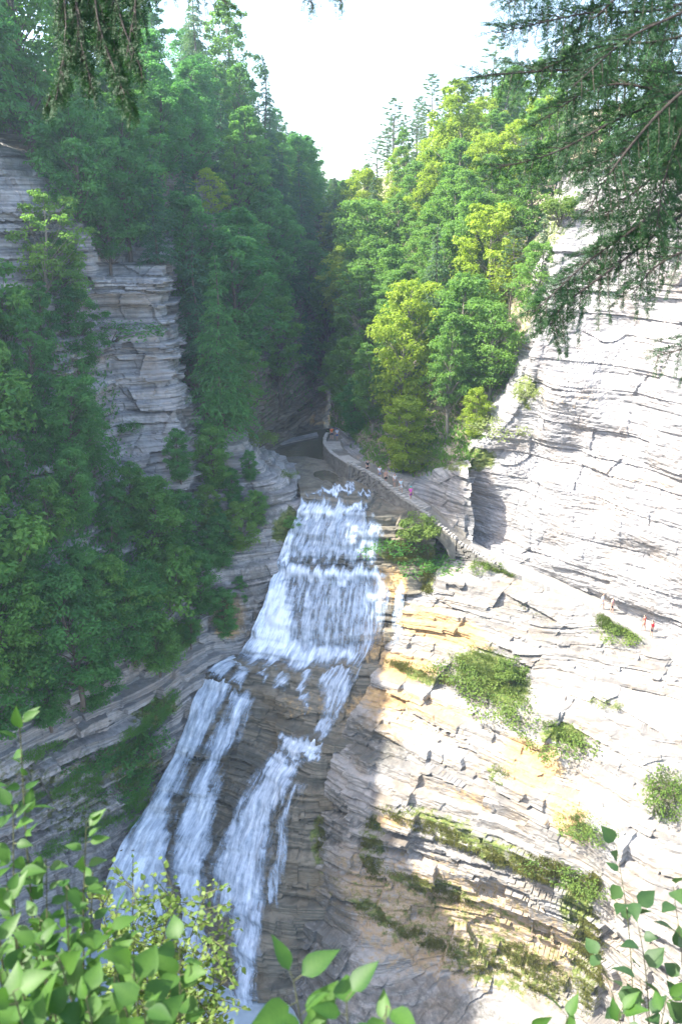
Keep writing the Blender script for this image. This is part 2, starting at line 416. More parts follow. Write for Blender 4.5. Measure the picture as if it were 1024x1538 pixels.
# --- the tall sunlit cliff above the path
sheet('cliff', [
    [(706, 640, 101), (770, 520, 104), (800, 380, 104), (838, 262, 104), (900, 240, 98), (1024, 250, 89), (1180, 250, 82)],
    [(700, 690, 97), (785, 582, 92), (818, 460, 91), (850, 320, 90), (905, 290, 86.5), (1024, 300, 78), (1200, 300, 71)],
    [(700, 706, 96.5), (788, 612, 91), (822, 520, 89), (862, 420, 88), (920, 420, 85), (1024, 430, 77.8), (1200, 440, 71)],
    [(698, 725, 97.6), (788, 660, 92), (825, 600, 87.6), (868, 585, 85.6), (925, 570, 84), (1024, 590, 77.8), (1200, 620, 71.5)],
    [(697, 745, 97.8), (786, 712, 92.8), (830, 690, 89.3), (870, 690, 87.8), (930, 720, 82.8), (1024, 750, 78.2), (1200, 800, 72)],
    [(696, 772, 98), (782, 770, 93), (830, 780, 88.4), (875, 800, 86), (935, 835, 83), (1024, 880, 78.8), (1200, 960, 72.6)],
    [(696, 800, 98), (770, 836, 92.8), (820, 856, 89.6), (880, 885, 86.8), (950, 922, 83.3), (1040, 972, 79.4), (1210, 1070, 73)],
    [(700, 830, 95.2), (765, 866, 92.8), (820, 890, 90.8), (880, 920, 88), (960, 960, 84.5), (1050, 1010, 80.8), (1220, 1110, 74.5)]],
    560, 560, M['rock_sun'], 'tall pale sunlit shale cliff rising above the path', 'cliff',
    moss=[(715, 690, 40, 22, .8), (790, 590, 20, 40, .6), (830, 330, 30, 60, .6)], org=[(960, 720, 120, 14, .35, 15), (860, 600, 80, 18, .3)],
    st=dict(amp=.3, block=.14, big=.5, relief=2.2, wob=1.2, ter=.7, rough=.17, strike=(.79, -.61), seed=2))

# --- shale wall behind the stairs
sheet('rock_wall', [
    [(500, 640, 122), (545, 660, 113), (590, 690, 106), (645, 705, 101), (706, 690, 94.6)],
    [(505, 662, 117.5), (545, 690, 107), (590, 714, 102.5), (645, 728, 98.2), (709, 706, 92.4)],
    [(505, 680, 116.5), (545, 706, 106), (592, 735, 101.2), (648, 762, 97.2), (709, 760, 92.6)],
    [(505, 700, 117), (545, 730, 106), (595, 768, 100.6), (650, 805, 97), (709, 815, 93.8)],
    [(505, 730, 116), (545, 770, 105), (600, 820, 99), (652, 870, 95.4), (706, 880, 94)]],
    260, 260, M['rock_shade'], 'layered grey shale wall behind the stone stairs', 'rock wall',
    moss=[(690, 700, 30, 12, .6)], org=[(560, 690, 40, 14, .4)],
    st=dict(amp=.35, block=.4, big=.6, ter=.6, strike=(.68, -.73), seed=4))

# --- shaded wall on the other side, rim to gorge floor
sheet('cliff_shaded', [
    [(-300, 60, 100), (-50, 150, 103), (90, 230, 110), (150, 260, 120), (245, 280, 122), (310, 300, 128)],
    [(-300, 150, 80), (-50, 235, 83), (100, 300, 88), (155, 398, 93), (248, 398, 96), (266, 398, 106)],
    [(-300, 400, 79), (-50, 415, 81), (100, 430, 87), (160, 480, 92.4), (250, 480, 95.4), (272, 480, 106)],
    [(-300, 600, 73), (-50, 600, 77), (100, 600, 83), (176, 620, 91.4), (272, 620, 94.6), (298, 610, 105)],
    [(-300, 800, 68), (-50, 800, 73), (100, 780, 79), (190, 740, 89), (302, 745, 94), (340, 700, 104)],
    [(-300, 1000, 65), (-50, 950, 71), (100, 930, 77), (220, 890, 86), (320, 900, 93), (392, 850, 100)],
    [(-300, 1200, 66), (-50, 1150, 72), (80, 1092, 77.5), (200, 1032, 83), (306, 972, 90.8), (390, 940, 96)],
    [(-300, 1300, 69.5), (-50, 1240, 75), (85, 1180, 80), (195, 1110, 85), (296, 1020, 91.8), (385, 960, 97)],
    [(-300, 1420, 74), (-50, 1370, 79.5), (90, 1300, 83.5), (185, 1210, 87), (285, 1080, 92.2), (370, 990, 97)],
    [(-300, 1560, 80), (-50, 1500, 84), (100, 1420, 86.5), (180, 1320, 88.5), (270, 1150, 92.5), (350, 1030, 97)],
    [(-300, 1740, 81), (-50, 1680, 85), (100, 1600, 87.5), (180, 1480, 89.5), (270, 1280, 93.5), (350, 1130, 98)]],
    440, 690, M['rock_shade'], 'shaded grey gorge wall with a tall rock pillar', 'cliff',
    moss=[(260, 960, 60, 26, .9, -30), (230, 1070, 50, 24, .7, -35), (200, 1150, 60, 60, .6), (110, 1200, 90, 90, .45), (20, 1180, 90, 60, .45), (60, 700, 130, 330, .45)],
    wet=[(220, 1180, 40, 130, .6), (120, 1230, 170, 170, .42), (60, 1150, 200, 60, .3)], org=[(360, 900, 50, 40, .5)],
    st=dict(amp=.5, block=.95, big=1.5, ter=.8, strike=(.45, .89), rough=.17, seed=6))

def wsheet(name, rows, nu, nv, mat, label, cat, st):
    return sheet(name, [[None]], nu, nv, mat, label, cat, st=st, world=np.array(rows, float))
wsheet('cliff_shaded', [  # unseen wall; rim heights shaped to cast shade over the falls
    [(-95, -40, 8), (-100, 10, 12), (-100, 50, 16), (-95, 80, 22), (-84, 104, 22)],
    [(-62, -35, 6), (-64, 10, 7), (-64, 48, 10), (-61, 72, 17), (-54, 94, 19)],
    [(-51, -30, 3), (-54, 10, 3), (-55, 44, 4), (-54, 62, 11), (-48, 80, 18)],
    [(-47, -28, -20), (-50, 10, -20), (-52, 38, -20), (-50, 57, -20), (-44, 70, -20)],
    [(-42, -25, -45), (-46, 10, -45), (-48, 35, -45), (-46, 52, -45), (-42, 62, -45)],
    [(-38, -22, -72), (-42, 10, -72), (-44, 33, -72), (-43, 50, -72), (-40, 62, -72)]],
    200, 200, M['rock_shade'], 'shaded gorge wall continuing out of view toward the viewer', 'cliff', dict(amp=.4, block=.6, big=1., ter=.7, strike=(.1, 1), seed=12))

# --- dark shoulder between the pillar and the falls
sheet('rock_shoulder', [
    [(285, 640, 108), (340, 632, 109), (400, 672, 110), (440, 700, 110), (452, 720, 108)],
    [(295, 668, 98.5), (350, 655, 99.5), (408, 700, 101.5), (446, 738, 101), (460, 756, 99.5)],
    [(300, 710, 95.8), (372, 700, 97), (428, 742, 98), (452, 768, 98), (456, 780, 98.5)],
    [(308, 780, 94.6), (378, 785, 95.6), (425, 800, 96.4), (440, 806, 97), (446, 812, 98)],
    [(315, 860, 93.6), (366, 862, 94.2), (402, 868, 95), (415, 874, 96), (420, 880, 97.5)],
    [(312, 935, 92.6), (345, 940, 92.8), (374, 945, 93.2), (385, 950, 94.5), (392, 955, 96.5)],
    [(300, 990, 92.2), (330, 1000, 92.3), (352, 1005, 92.6), (365, 1005, 94), (372, 1005, 96)]],
    220, 330, M['rock_shade'], 'dark layered rock shoulder between the pillar and the falls', 'rock shoulder',
    moss=[(430, 790, 26, 40, .8, 30), (330, 700, 25, 25, .4)], wet=[(380, 900, 60, 90, .5), (380, 760, 70, 50, .55)], org=[(345, 925, 32, 44, .9)],
    st=dict(amp=.45, block=.5, big=.7, ter=.9, strike=(.75, .66), rough=.1, seed=8))

sheet('rock_ledge', [
    [(350, 585, 135), (440, 590, 142), (500, 600, 150), (570, 605, 152)],
    [(360, 625, 125), (440, 628, 133), (500, 635, 141), (570, 640, 142)],
    [(365, 655, 117), (435, 655, 125), (500, 652, 133), (560, 655, 135)],
    [(370, 676, 115.5), (430, 676, 120), (490, 668, 128), (550, 665, 132)],
    [(370, 700, 114), (430, 700, 117), (490, 690, 124), (545, 690, 128)]],
    160, 160, M['rock_wet'], 'dark flat ledges at the head of the still stream', 'rock ledge', org=[(480, 630, 40, 14, .7)], moss=[(400, 620, 60, 12, .6)],
    st=dict(amp=.5, block=.5, big=.8, ter=1., strike=(.75, .66), rough=.1, seed=14))

# --- forested slope on the sunny side
sheet('hillside', [
    [(500, 655, 128), (545, 690, 107.5), (620, 724, 101), (665, 722, 99), (708, 700, 96)],
    [(500, 640, 134), (545, 655, 112), (620, 680, 103.5), (680, 670, 99), (740, 650, 95)],
    [(500, 600, 145), (540, 590, 122), (620, 610, 109), (710, 600, 102), (790, 580, 95)],
    [(500, 520, 160), (530, 490, 138), (630, 490, 119), (730, 480, 108), (822, 440, 96)],
    [(500, 430, 180), (525, 400, 156), (640, 390, 131), (750, 370, 117), (850, 310, 98)],
    [(500, 350, 205), (520, 320, 180), (655, 300, 146), (770, 270, 132), (900, 230, 112)],
    [(500, 310, 235), (520, 290, 210), (680, 235, 165), (800, 190, 150), (960, 150, 130)],
    [(500, 300, 280), (520, 290, 250), (700, 240, 210), (850, 190, 190), (1100, 150, 170)]],
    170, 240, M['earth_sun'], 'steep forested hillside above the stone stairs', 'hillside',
    moss=[(600, 420, 260, 330, .55)], st=dict(amp=.3, block=.3, big=.5, ter=.5, rough=.15, seed=9))

# --- forested slope on the shaded side
sheet('shaded_hillside', [
    [(225, 690, 103), (335, 668, 99.5), (395, 680, 113), (450, 658, 128), (490, 655, 137), (560, 660, 145)],
    [(215, 620, 104), (335, 610, 101), (400, 610, 117), (460, 600, 136), (500, 590, 150), (560, 590, 160)],
    [(200, 500, 105), (320, 480, 105), (390, 480, 121), (455, 480, 146), (500, 480, 165), (560, 480, 175)],
    [(200, 400, 105), (310, 370, 109), (400, 370, 133), (455, 380, 155), (500, 390, 185), (560, 390, 195)],
    [(120, 300, 92), (250, 270, 110), (360, 270, 145), (440, 310, 170), (500, 330, 210), (560, 330, 220)],
    [(-60, 225, 86), (170, 180, 112), (330, 200, 155), (430, 270, 195), (500, 305, 240), (560, 305, 250)],
    [(-320, 150, 82), (60, 110, 115), (290, 150, 175), (420, 250, 225), (500, 300, 280), (560, 300, 290)],
    [(-500, 120, 110), (-60, 90, 150), (250, 150, 220), (410, 250, 270), (500, 300, 330), (560, 300, 340)]],
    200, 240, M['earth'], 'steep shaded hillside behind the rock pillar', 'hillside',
    moss=[(300, 300, 300, 300, .4)], st=dict(amp=.5, block=.5, big=.8, ter=.7, rough=.15, strike=(.5, .87), seed=10))

# ------------------------------------------------------------------ stream bed, pools, ground
def poly_sheet(name, pts, mat, label, cat, n=1, thick=.12):
    """flat slab of water from an outline"""
    mb = MB(); k = len(pts)
    top = [Vector(p) for p in pts]; bot = [p-Vector((0, 0, thick)) for p in top]
    mb.v = [tuple(p) for p in top+bot]
    mb.f = [tuple(range(k)), tuple(range(2*k-1, k-1, -1))]+[(i, i+k, (i+1) % k+k, (i+1) % k) for i in range(k)]
    o = mb.build(name, mat)
    bm = bmesh.new(); bm.from_mesh(o.data); bmesh.ops.recalc_face_normals(bm, faces=bm.faces[:]); bm.to_mesh(o.data); bm.free()
    return tag(o, label, cat, None, 'structure')

ZP = -31.02
poly_sheet('stream', [U(*q, ZP) for q in [(450, 741), (420, 715), (400, 690), (385, 670), (420, 658), (470, 646), (520, 640), (520, 660), (500, 690), (530, 710), (550, 736), (552, 749), (505, 745)]],
           M['pool'], 'still brown stream above the waterfall', 'stream')
poly_sheet('plunge_pool', [U(*q, -71.0) for q in [(-300, 1500), (-100, 1360), (100, 1230), (260, 1235), (430, 1300), (600, 1420), (620, 1950), (-200, 2200), (-400, 1700)]],
           M['plunge'], 'bluish plunge pool at the foot of the waterfall', 'pool', thick=3)
tag(poly_sheet('rock_slab', [U(*q, -30.75) for q in [(384, 672), (392, 664), (430, 659), (476, 649), (478, 654), (440, 662), (405, 671)]], M['rock_shade'], 'x', 'x', thick=.5), 'flat pale rock slab along the far edge of the still stream', 'rock slab')
gm = MB(); gm.add([(-600, -200, -92), (600, -200, -92), (600, 900, -92), (-600, 900, -92)], [(0, 1, 2, 3)])
tag(gm.build('ground', M['earth']), 'brown ground under the gorge', 'ground', None, 'structure')

# ------------------------------------------------------------------ camera, light, sky
cam = bpy.data.cameras.new('camera'); co = bpy.data.objects.new('camera', cam); COL.objects.link(co)
cam.sensor_fit = 'VERTICAL'; cam.sensor_height = 22.3; cam.lens = 18.0*1241.4/(18/22.3*1538)
co.location = (0, 0, 0); co.rotation_euler = (math.pi/2-PITCH, 0, 0)
cam.clip_start = .05; cam.clip_end = 9000
SC.camera = co
cam.dof.use_dof = True; cam.dof.focus_distance = 80; cam.dof.aperture_fstop = 2.4*(cam.lens/18)**2*1.0

SUN = Vector((-.66, -.05, .73)).normalized()          # towards the sun
elev = math.asin(SUN.z); azim = math.atan2(SUN.x, SUN.y)
ld = bpy.data.lights.new('sun', 'SUN'); ld.energy = 3.5; ld.angle = R(.53); ld.color = (1, .95, .86)
lo = bpy.data.objects.new('sun', ld); COL.objects.link(lo)
lo.rotation_euler = (-SUN).to_track_quat('-Z', 'Y').to_euler()
wd = bpy.data.worlds.new('World'); SC.world = wd; wd.use_nodes = True
nt = wd.node_tree; bg = nt.nodes['Background']
sky = nt.nodes.new('ShaderNodeTexSky'); sky.sky_type = 'NISHITA'; sky.sun_disc = False
sky.sun_elevation = elev; sky.sun_rotation = azim; sky.altitude = 200; sky.air_density = 1.0; sky.dust_density = 3.0; sky.ozone_density = 1.0
nt.links.new(sky.outputs[0], bg.inputs[0]); bg.inputs[1].default_value = .15
SC.view_settings.view_transform = 'Standard'; SC.view_settings.look = 'None'
SC.view_settings.exposure = 2.32; SC.view_settings.gamma = 1
SC.cycles.max_bounces = 6; SC.cycles.transparent_max_bounces = 12; SC.cycles.diffuse_bounces = 3; SC.cycles.transmission_bounces = 3

# ------------------------------------------------------------------ falling water, laid over the rock ledges
def seg_dist(px, py, poly):
    d = np.full(px.shape, 1e9); ins = np.zeros(px.shape, bool); n = len(poly)
    for i in range(n):
        (x0, y0), (x1, y1) = poly[i][:2], poly[(i+1) % n][:2]
        ex, ey = x1-x0, y1-y0
        t = np.clip(((px-x0)*ex+(py-y0)*ey)/(ex*ex+ey*ey+1e-9), 0, 1)
        d = np.minimum(d, np.hypot(px-x0-t*ex, py-y0-t*ey))
        c = ((y0 > py) != (y1 > py)) & (px < (x1-x0)*(py-y0)/((y1-y0) if y1 != y0 else 1e-9)+x0)
        ins ^= c
    return np.where(ins, d, -d)

def blur(A, ku, kv):
    for ax, k in ((1, ku), (0, kv)):
        pad = [(0, 0)]*A.ndim; pad[ax] = (k, k)
        B = np.pad(A, pad, mode='edge'); c = np.cumsum(B, axis=ax)
        z = np.zeros_like(np.take(c, [0], axis=ax)); c = np.concatenate([z, c], axis=ax)
        n = A.shape[ax]
        A = (np.take(c, range(2*k+1, 2*k+1+n), axis=ax)-np.take(c, range(0, n), axis=ax))/(2*k+1)
    return A

_G, _D, _N = SHEETS['rock_ledge']
_px, _py = to_px(_D)
_arc = np.concatenate([np.zeros((1, _G.shape[1])), np.cumsum(np.linalg.norm(np.diff(_G, axis=0), axis=-1), axis=0)], 0)
_wid = np.concatenate([np.zeros((_G.shape[0], 1)), np.cumsum(np.linalg.norm(np.diff(_G, axis=1), axis=-1), axis=1)], 1)
_wid = _wid/_wid[:, -1:]*26

def waterfall(label, parts, off=.16, sm=(2, 5)):
    S = blur(_D, *sm)
    res = np.sum((_D-S)*_N, -1)
    mx = res.copy()
    for q in range(1, 5): mx = np.maximum(mx, np.maximum(np.roll(res, q, 0), np.roll(res, -q, 0)))
    mx = blur(np.clip(mx, 0, None), 2, 3)
    S = S+_N*(off+mx*1.05+.12*fbm(_wid*1.3, _arc*.25, 0*_arc, 3, 77))[..., None]
    # never below the rock it runs over
    foam = np.zeros(_G.shape[:2])
    wx = _px+22*(fbm(_wid*.9, _arc*.4, 0*_arc, 3, 5)-.5); wy = _py+34*(fbm(_wid*1.1, _arc*.3, 0*_arc, 3, 15)-.5)
    for poly, lvl, soft in parts:
        d = seg_dist(wx, wy, poly)
        foam = np.maximum(foam, lvl*np.clip(d/soft*.6+.35, 0, 1)*(d > -4))
    keep = foam > .02
    q = quads(*foam.shape)
    fk = keep.ravel()[q].any(axis=1); q = q[fk]
    used = np.unique(q); mp = -np.ones(foam.size, int); mp[used] = np.arange(len(used))
    V = S.reshape(-1, 3)[used]
    tone = np.stack([foam.ravel()[used]]*3, -1)
    uv = np.stack([_wid.ravel()[used], _arc.ravel()[used]], -1)
    o = link('waterfall', npmesh('waterfall', V, mp[q], True, {'tone': tone}, uv), M['fall'])
    return tag(o, label, 'waterfall', None, 'structure')

waterfall('white water riffling over the crest and fanning down two tiers', [
    ([(452, 758), (500, 752), (556, 766), (572, 790), (576, 830), (560, 850), (420, 850), (432, 805)], .58, 12),
    ([(440, 785), (470, 758), (540, 762), (550, 778), (460, 790)], .85, 8),
    ([(430, 800), (455, 758), (475, 760), (450, 800), (436, 850), (408, 850)], .86, 8),
    ([(404, 842), (470, 852), (560, 852), (590, 862), (560, 880), (470, 880), (394, 880)], .8, 10),
    ([(404, 860), (446, 868), (452, 930), (450, 992), (352, 985), (380, 930)], .92, 16),
    ([(440, 866), (585, 866), (588, 900), (574, 960), (548, 1000), (450, 1004)], .5, 10),
    ([(545, 880), (560, 880), (558, 960), (544, 990)], .68, 6), ([(485, 880), (498, 880), (492, 1000), (478, 1000)], .7, 7),
    ([(515, 880), (524, 880), (518, 1000), (508, 1000)], .64, 5), ([(455, 890), (472, 890), (480, 1000), (450, 1000)], .66, 7),
    ([(346, 976), (420, 930), (470, 960), (556, 972), (540, 1002), (440, 1006), (365, 996)], .74, 14),
    ([(596, 880), (608, 880), (598, 975), (584, 975)], .52, 4)])
waterfall('small white riffle just upstream of the crest', [([(462, 746), (500, 734), (532, 726), (528, 740), (498, 748)], .85, 5), ([(535, 742), (558, 746), (552, 758), (536, 752)], .65, 4)], .1)
waterfall('foaming ledge pool between the upper and lower falls', [
    ([(304, 996), (345, 972), (410, 984), (390, 1006), (356, 1004), (340, 1022), (312, 1014)], .68, 9),
    ([(346, 988), (366, 988), (374, 1014), (364, 1040), (342, 1028), (356, 1010)], .74, 7), ([(380, 990), (440, 1000), (420, 1012), (384, 1008)], .52, 6)])
waterfall('widest white stream hugging the shaded gorge wall', [
    ([(304, 1008), (350, 1012), (346, 1040), (328, 1080), (296, 1134), (272, 1134), (268, 1080), (282, 1050)], .74, 10),
    ([(272, 1105), (306, 1105), (290, 1150), (272, 1184), (262, 1230), (262, 1330), (130, 1325), (190, 1252), (232, 1176)], .78, 15),
    ([(170, 1270), (265, 1260), (272, 1520), (110, 1520)], .66, 20)])
waterfall('narrow white stream beside the widest one', [
    ([(342, 1036), (384, 1046), (370, 1085), (354, 1122), (336, 1150), (332, 1205), (318, 1268), (312, 1345), (330, 1500), (240, 1500), (256, 1350), (264, 1250), (280, 1195), (296, 1150), (318, 1108), (336, 1070)], .74, 13)])
waterfall('white stream sliding off the middle ledge toward the frame bottom', [
    ([(424, 1104), (484, 1104), (482, 1142), (420, 1138)], .76, 8),
    ([(402, 1132), (462, 1138), (446, 1178), (420, 1212), (408, 1250), (402, 1300), (396, 1366), (332, 1370), (320, 1310), (338, 1248), (368, 1198), (390, 1160)], .72, 13),
    ([(346, 1350), (398, 1350), (394, 1400), (388, 1450), (382, 1540), (376, 1640), (350, 1640), (352, 1450)], .66, 10)])
waterfall('thin trickles crossing the brown middle slab', [
    ([(422, 996), (444, 996), (434, 1034), (412, 1034)], .6, 7), ([(448, 996), (470, 996), (464, 1040), (460, 1080), (448, 1040)], .64, 7),
    ([(484, 985), (536, 985), (526, 1036), (496, 1108), (472, 1108), (480, 1060)], .56, 10),
    ([(540, 990), (562, 980), (522, 1050), (504, 1064)], .46, 5), ([(386, 1004), (408, 1004), (400, 1024), (384, 1024)], .5, 5)])
waterfall('thin side trickle beside the dark lower ledges', [
    ([(446, 1180), (466, 1180), (444, 1216), (436, 1250), (430, 1290), (420, 1360), (396, 1360), (408, 1280), (420, 1230)], .54, 7)])

# ------------------------------------------------------------------ path, stairs, walls, bridge
PATH = [P(*q) for q in [(508, 648, 119), (500, 668, 114), (512, 686, 108.5), (540, 703, 103.5), (580, 725, 100), (612, 750, 97.5), (640, 768, 95.6), (690, 810, 93.4),
                        (730, 836, 92.4), (765, 852, 91.1), (820, 873, 89), (880, 900, 86.4), (950, 938, 83), (1024, 980, 79.4), (1110, 1030, 76), (1220, 1100, 72.5)]]
PATH[0:0] = []
_PA = np.array([tuple(p) for p in PATH])
_PF = crom(_PA, (len(PATH)-1)*24+1)
def path_at(s):
    i = min(int(s*24), len(_PF)-2); f = s*24-i
    p = Vector(_PF[i]).lerp(Vector(_PF[i+1]), f); d = Vector(_PF[min(i+3, len(_PF)-1)]-_PF[max(i-3, 0)]); d.z = 0; d.normalize()
    return p, d, Vector((d.y, -d.x, 0))               # point, direction, outer (valley) side

def ribbon(name, s0, s1, w, mat, label, cat, thick=.9):
    mb = MB(); n = int((s1-s0)*12)+2; rows = []
    for i in range(n):
        p, d, o = path_at(s0+(s1-s0)*i/(n-1))
        j = random.uniform(-.1, .1)
        rows.append([p+o*(w+j), p-o*(w+.8), p-o*(w+.8)-Vector((0, 0, thick)), p+o*(w+j)-Vector((0, 0, thick))])
    vs = [v for r in rows for v in r]; fs = []
    for i in range(n-1):
        for k in range(4): fs.append((i*4+k, i*4+(k+1) % 4, i*4+4+(k+1) % 4, i*4+4+k))
    mb.add(vs, fs)
    return tag(mb.build(name, mat), label, cat, None, 'structure')
ribbon('path', 0, 7.3, .95, M['path'], 'grey trodden path and stair bed beside the falls', 'path')
ribbon('path', 7.3, 15, .95, M['path_glare'], 'pale trodden path along the foot of the cliff', 'path')  # same path, with sun glare put into its colour

def masonry(mb, s0, s1, off, zbot, ztop, depth=.4, course=.24, base=None):
    """courses of rough stones along the outer side of the path; zbot/ztop are relative to the path"""
    p0, _, _ = path_at(s0); p1, _, _ = path_at(s1)
    L = sum((path_at(s0+(s1-s0)*(i+1)/20)[0]-path_at(s0+(s1-s0)*i/20)[0]).length for i in range(20))
    z = zbot
    while z < ztop-.02:
        hh = course*random.uniform(.75, 1.25); x = random.uniform(-.3, 0)
        while x < L:
            w = random.uniform(.3, .85); s = s0+(s1-s0)*min(max((x+w/2)/L, 0), 1)
            p, d, o = path_at(s)
            mb.block(p+o*(off+random.uniform(-.04, .04))+Vector((0, 0, z+hh/2)), d, o, Vector((0, 0, 1)), w*1.04, depth, hh*.98, .012)
            x += w
        z += hh

w1 = empty('stone_wall', path_at(3.9)[0]); tag(w1, 'tall rough stone retaining wall carrying the stairs above the falls', 'wall')
def rel(mb, root):
    l = root.location
    mb.v = [(v[0]-l.x, v[1]-l.y, v[2]-l.z) for v in mb.v]; return mb
mb = MB(); masonry(mb, 2.9, 6.0, 1.15, -4.6, .55); rel(mb, w1).build('wall', M['stone'], w1)
mb = MB(); masonry(mb, 2.9, 6.0, 1.15, .55, .72, .55, .17); rel(mb, w1).build('coping', M['coping'], w1)
mb = MB(); p, d, o = path_at(2.95)
for z in range(12): mb.block(p+o*1.25+Vector((0, 0, -3.6+z*.36)), d, o, Vector((0, 0, 1)), .75, .8, .35, .02)
rel(mb, w1).build('pillar', M['stone'], w1)
w2 = empty('parapet_wall', path_at(1.8)[0]); tag(w2, 'low curved stone parapet between the still stream and the upper stairs', 'wall')
mb = MB(); masonry(mb, .45, 2.9, 1.15, -2.2, .5); rel(mb, w2).build('wall', M['stone'], w2)
mb = MB(); masonry(mb, .45, 2.9, 1.15, .5, .66, .5, .16); rel(mb, w2).build('coping', M['coping'], w2)

def stairs(s0, s1, n, label):
    root = empty('stone_stairs', path_at(s0)[0]); tag(root, label, 'stairs')
    for i in range(n):
        p, d, o = path_at(s0+(s1-s0)*(i+.5)/n)
        L = (path_at(s1)[0]-path_at(s0)[0]).length/n
        m = MB(); m.block(p-root.location+Vector((0, 0, .06)), d, o, Vector((0, 0, 1)), L*1.05, 2.1, .34, .015, .05)
        m.build('step', M['coping'], root)
stairs(4.35, 5.95, 16, 'long straight flight of stone stairs ending at the bridge')
stairs(.85, 1.5, 4, 'short flight of steps nearest the orange shirt at the top of the path')
stairs(2.05, 2.75, 4, 'short flight of steps at the bend behind the curved parapet')

# bridge
br = empty('stone_bridge', path_at(6.5)[0]); tag(br, 'small stone footbridge with an arch over a dark side gully', 'bridge')
def side_wall(off, thick):
    mb = MB(); n = 24
    prof = []
    for i in range(n+1):
        s = 6.0+1.06*i/n; p, d, o = path_at(s); u = i/n
        arch = -3.6+2.5*math.sqrt(max(0, 1-((u-.56)/.36)**2)) if abs(u-.56) < .36 else -5.2
        prof.append((p, o, .5, arch))
    vs = []
    for p, o, top, bot in prof:
        for q in (off, off+thick):
            vs += [p+o*q+Vector((0, 0, top)), p+o*q+Vector((0, 0, bot))]
    fs = []
    for i in range(n):
        a, b = i*4, i*4+4
        fs += [(a, b, b+1, a+1), (a+2, a+3, b+3, b+2), (a, a+2, b+2, b), (a+1, b+1, b+3, a+3)]
    fs += [(0, 1, 3, 2), (n*4, n*4+2, n*4+3, n*4+1)]
    mb.add(vs, fs); return rel(mb, br)
side_wall(.98, .38).build('parapet', M['stone'], br)
side_wall(-1.4, .38).build('parapet', M['stone'], br)
mb = MB()
rows = []
for i in range(25):
    s = 6.0+1.06*i/24; p, d, o = path_at(s); u = i/24
    arch = -3.6+2.5*math.sqrt(max(0, 1-((u-.56)/.36)**2)) if abs(u-.56) < .36 else -5.2
    rows.append([p+o*.985+Vector((0, 0, .02)), p-o*1.02+Vector((0, 0, .02)), p-o*1.02+Vector((0, 0, arch)), p+o*.985+Vector((0, 0, arch))])
vs = [v for r in rows for v in r]; fs = []
for i in range(24):
    for k in range(4): fs.append((i*4+k, i*4+(k+1) % 4, i*4+4+(k+1) % 4, i*4+4+k))
mb.add(vs, fs); rel(mb, br).build('deck', M['path'], br)
def coping_row(off, s0, s1, n, z, parent, name='coping_stone'):
    for i in range(n):
        p, d, o = path_at(s0+(s1-s0)*(i+.5)/n)
        L = (path_at(s1)[0]-path_at(s0)[0]).length/n
        m = MB(); m.block(p+o*off+Vector((0, 0, z+random.uniform(-.02, .05)))-parent.location, d, o, Vector((0, 0, 1)), L*random.uniform(.72, .9), .52, random.uniform(.2, .32), .03, .2)
        m.build(name, M['coping'], parent)
coping_row(1.17, 6.02, 7.05, 14, .62, br)
w3 = empty('low_wall', path_at(7.6)[0]); tag(w3, 'low broken stone edging where the path leaves the bridge', 'wall')
mb = MB(); masonry(mb, 7.08, 8.7, 1.15, -1.3, .3, .45); rel(mb, w3).build('wall', M['stone'], w3)
coping_row(1.15, 7.1, 8.6, 16, .38, w3)

# ------------------------------------------------------------------ people
def skin_mesh(name, nodes, edges, roots, sub=1):
    """nodes: [(xyz, radius)]"""
    me = bpy.data.meshes.new(name); me.from_pydata([n[0] for n in nodes], edges, []); me.update()
    o = bpy.data.objects.new(name, me); COL.objects.link(o)
    md = o.modifiers.new('skin', 'SKIN'); md.use_smooth_shade = True
    for i, n in enumerate(nodes):
        r = n[1] if isinstance(n[1], tuple) else (n[1], n[1])
        me.skin_vertices[0].data[i].radius = r
        me.skin_vertices[0].data[i].use_root = i in roots
    if sub:
        ms = o.modifiers.new('sub', 'SUBSURF'); ms.levels = sub; ms.render_levels = sub
    dg = bpy.context.evaluated_depsgraph_get()
    res = bpy.data.meshes.new_from_object(o.evaluated_get(dg)); res.name = name
    bpy.data.objects.remove(o); bpy.data.meshes.remove(me)
    return res

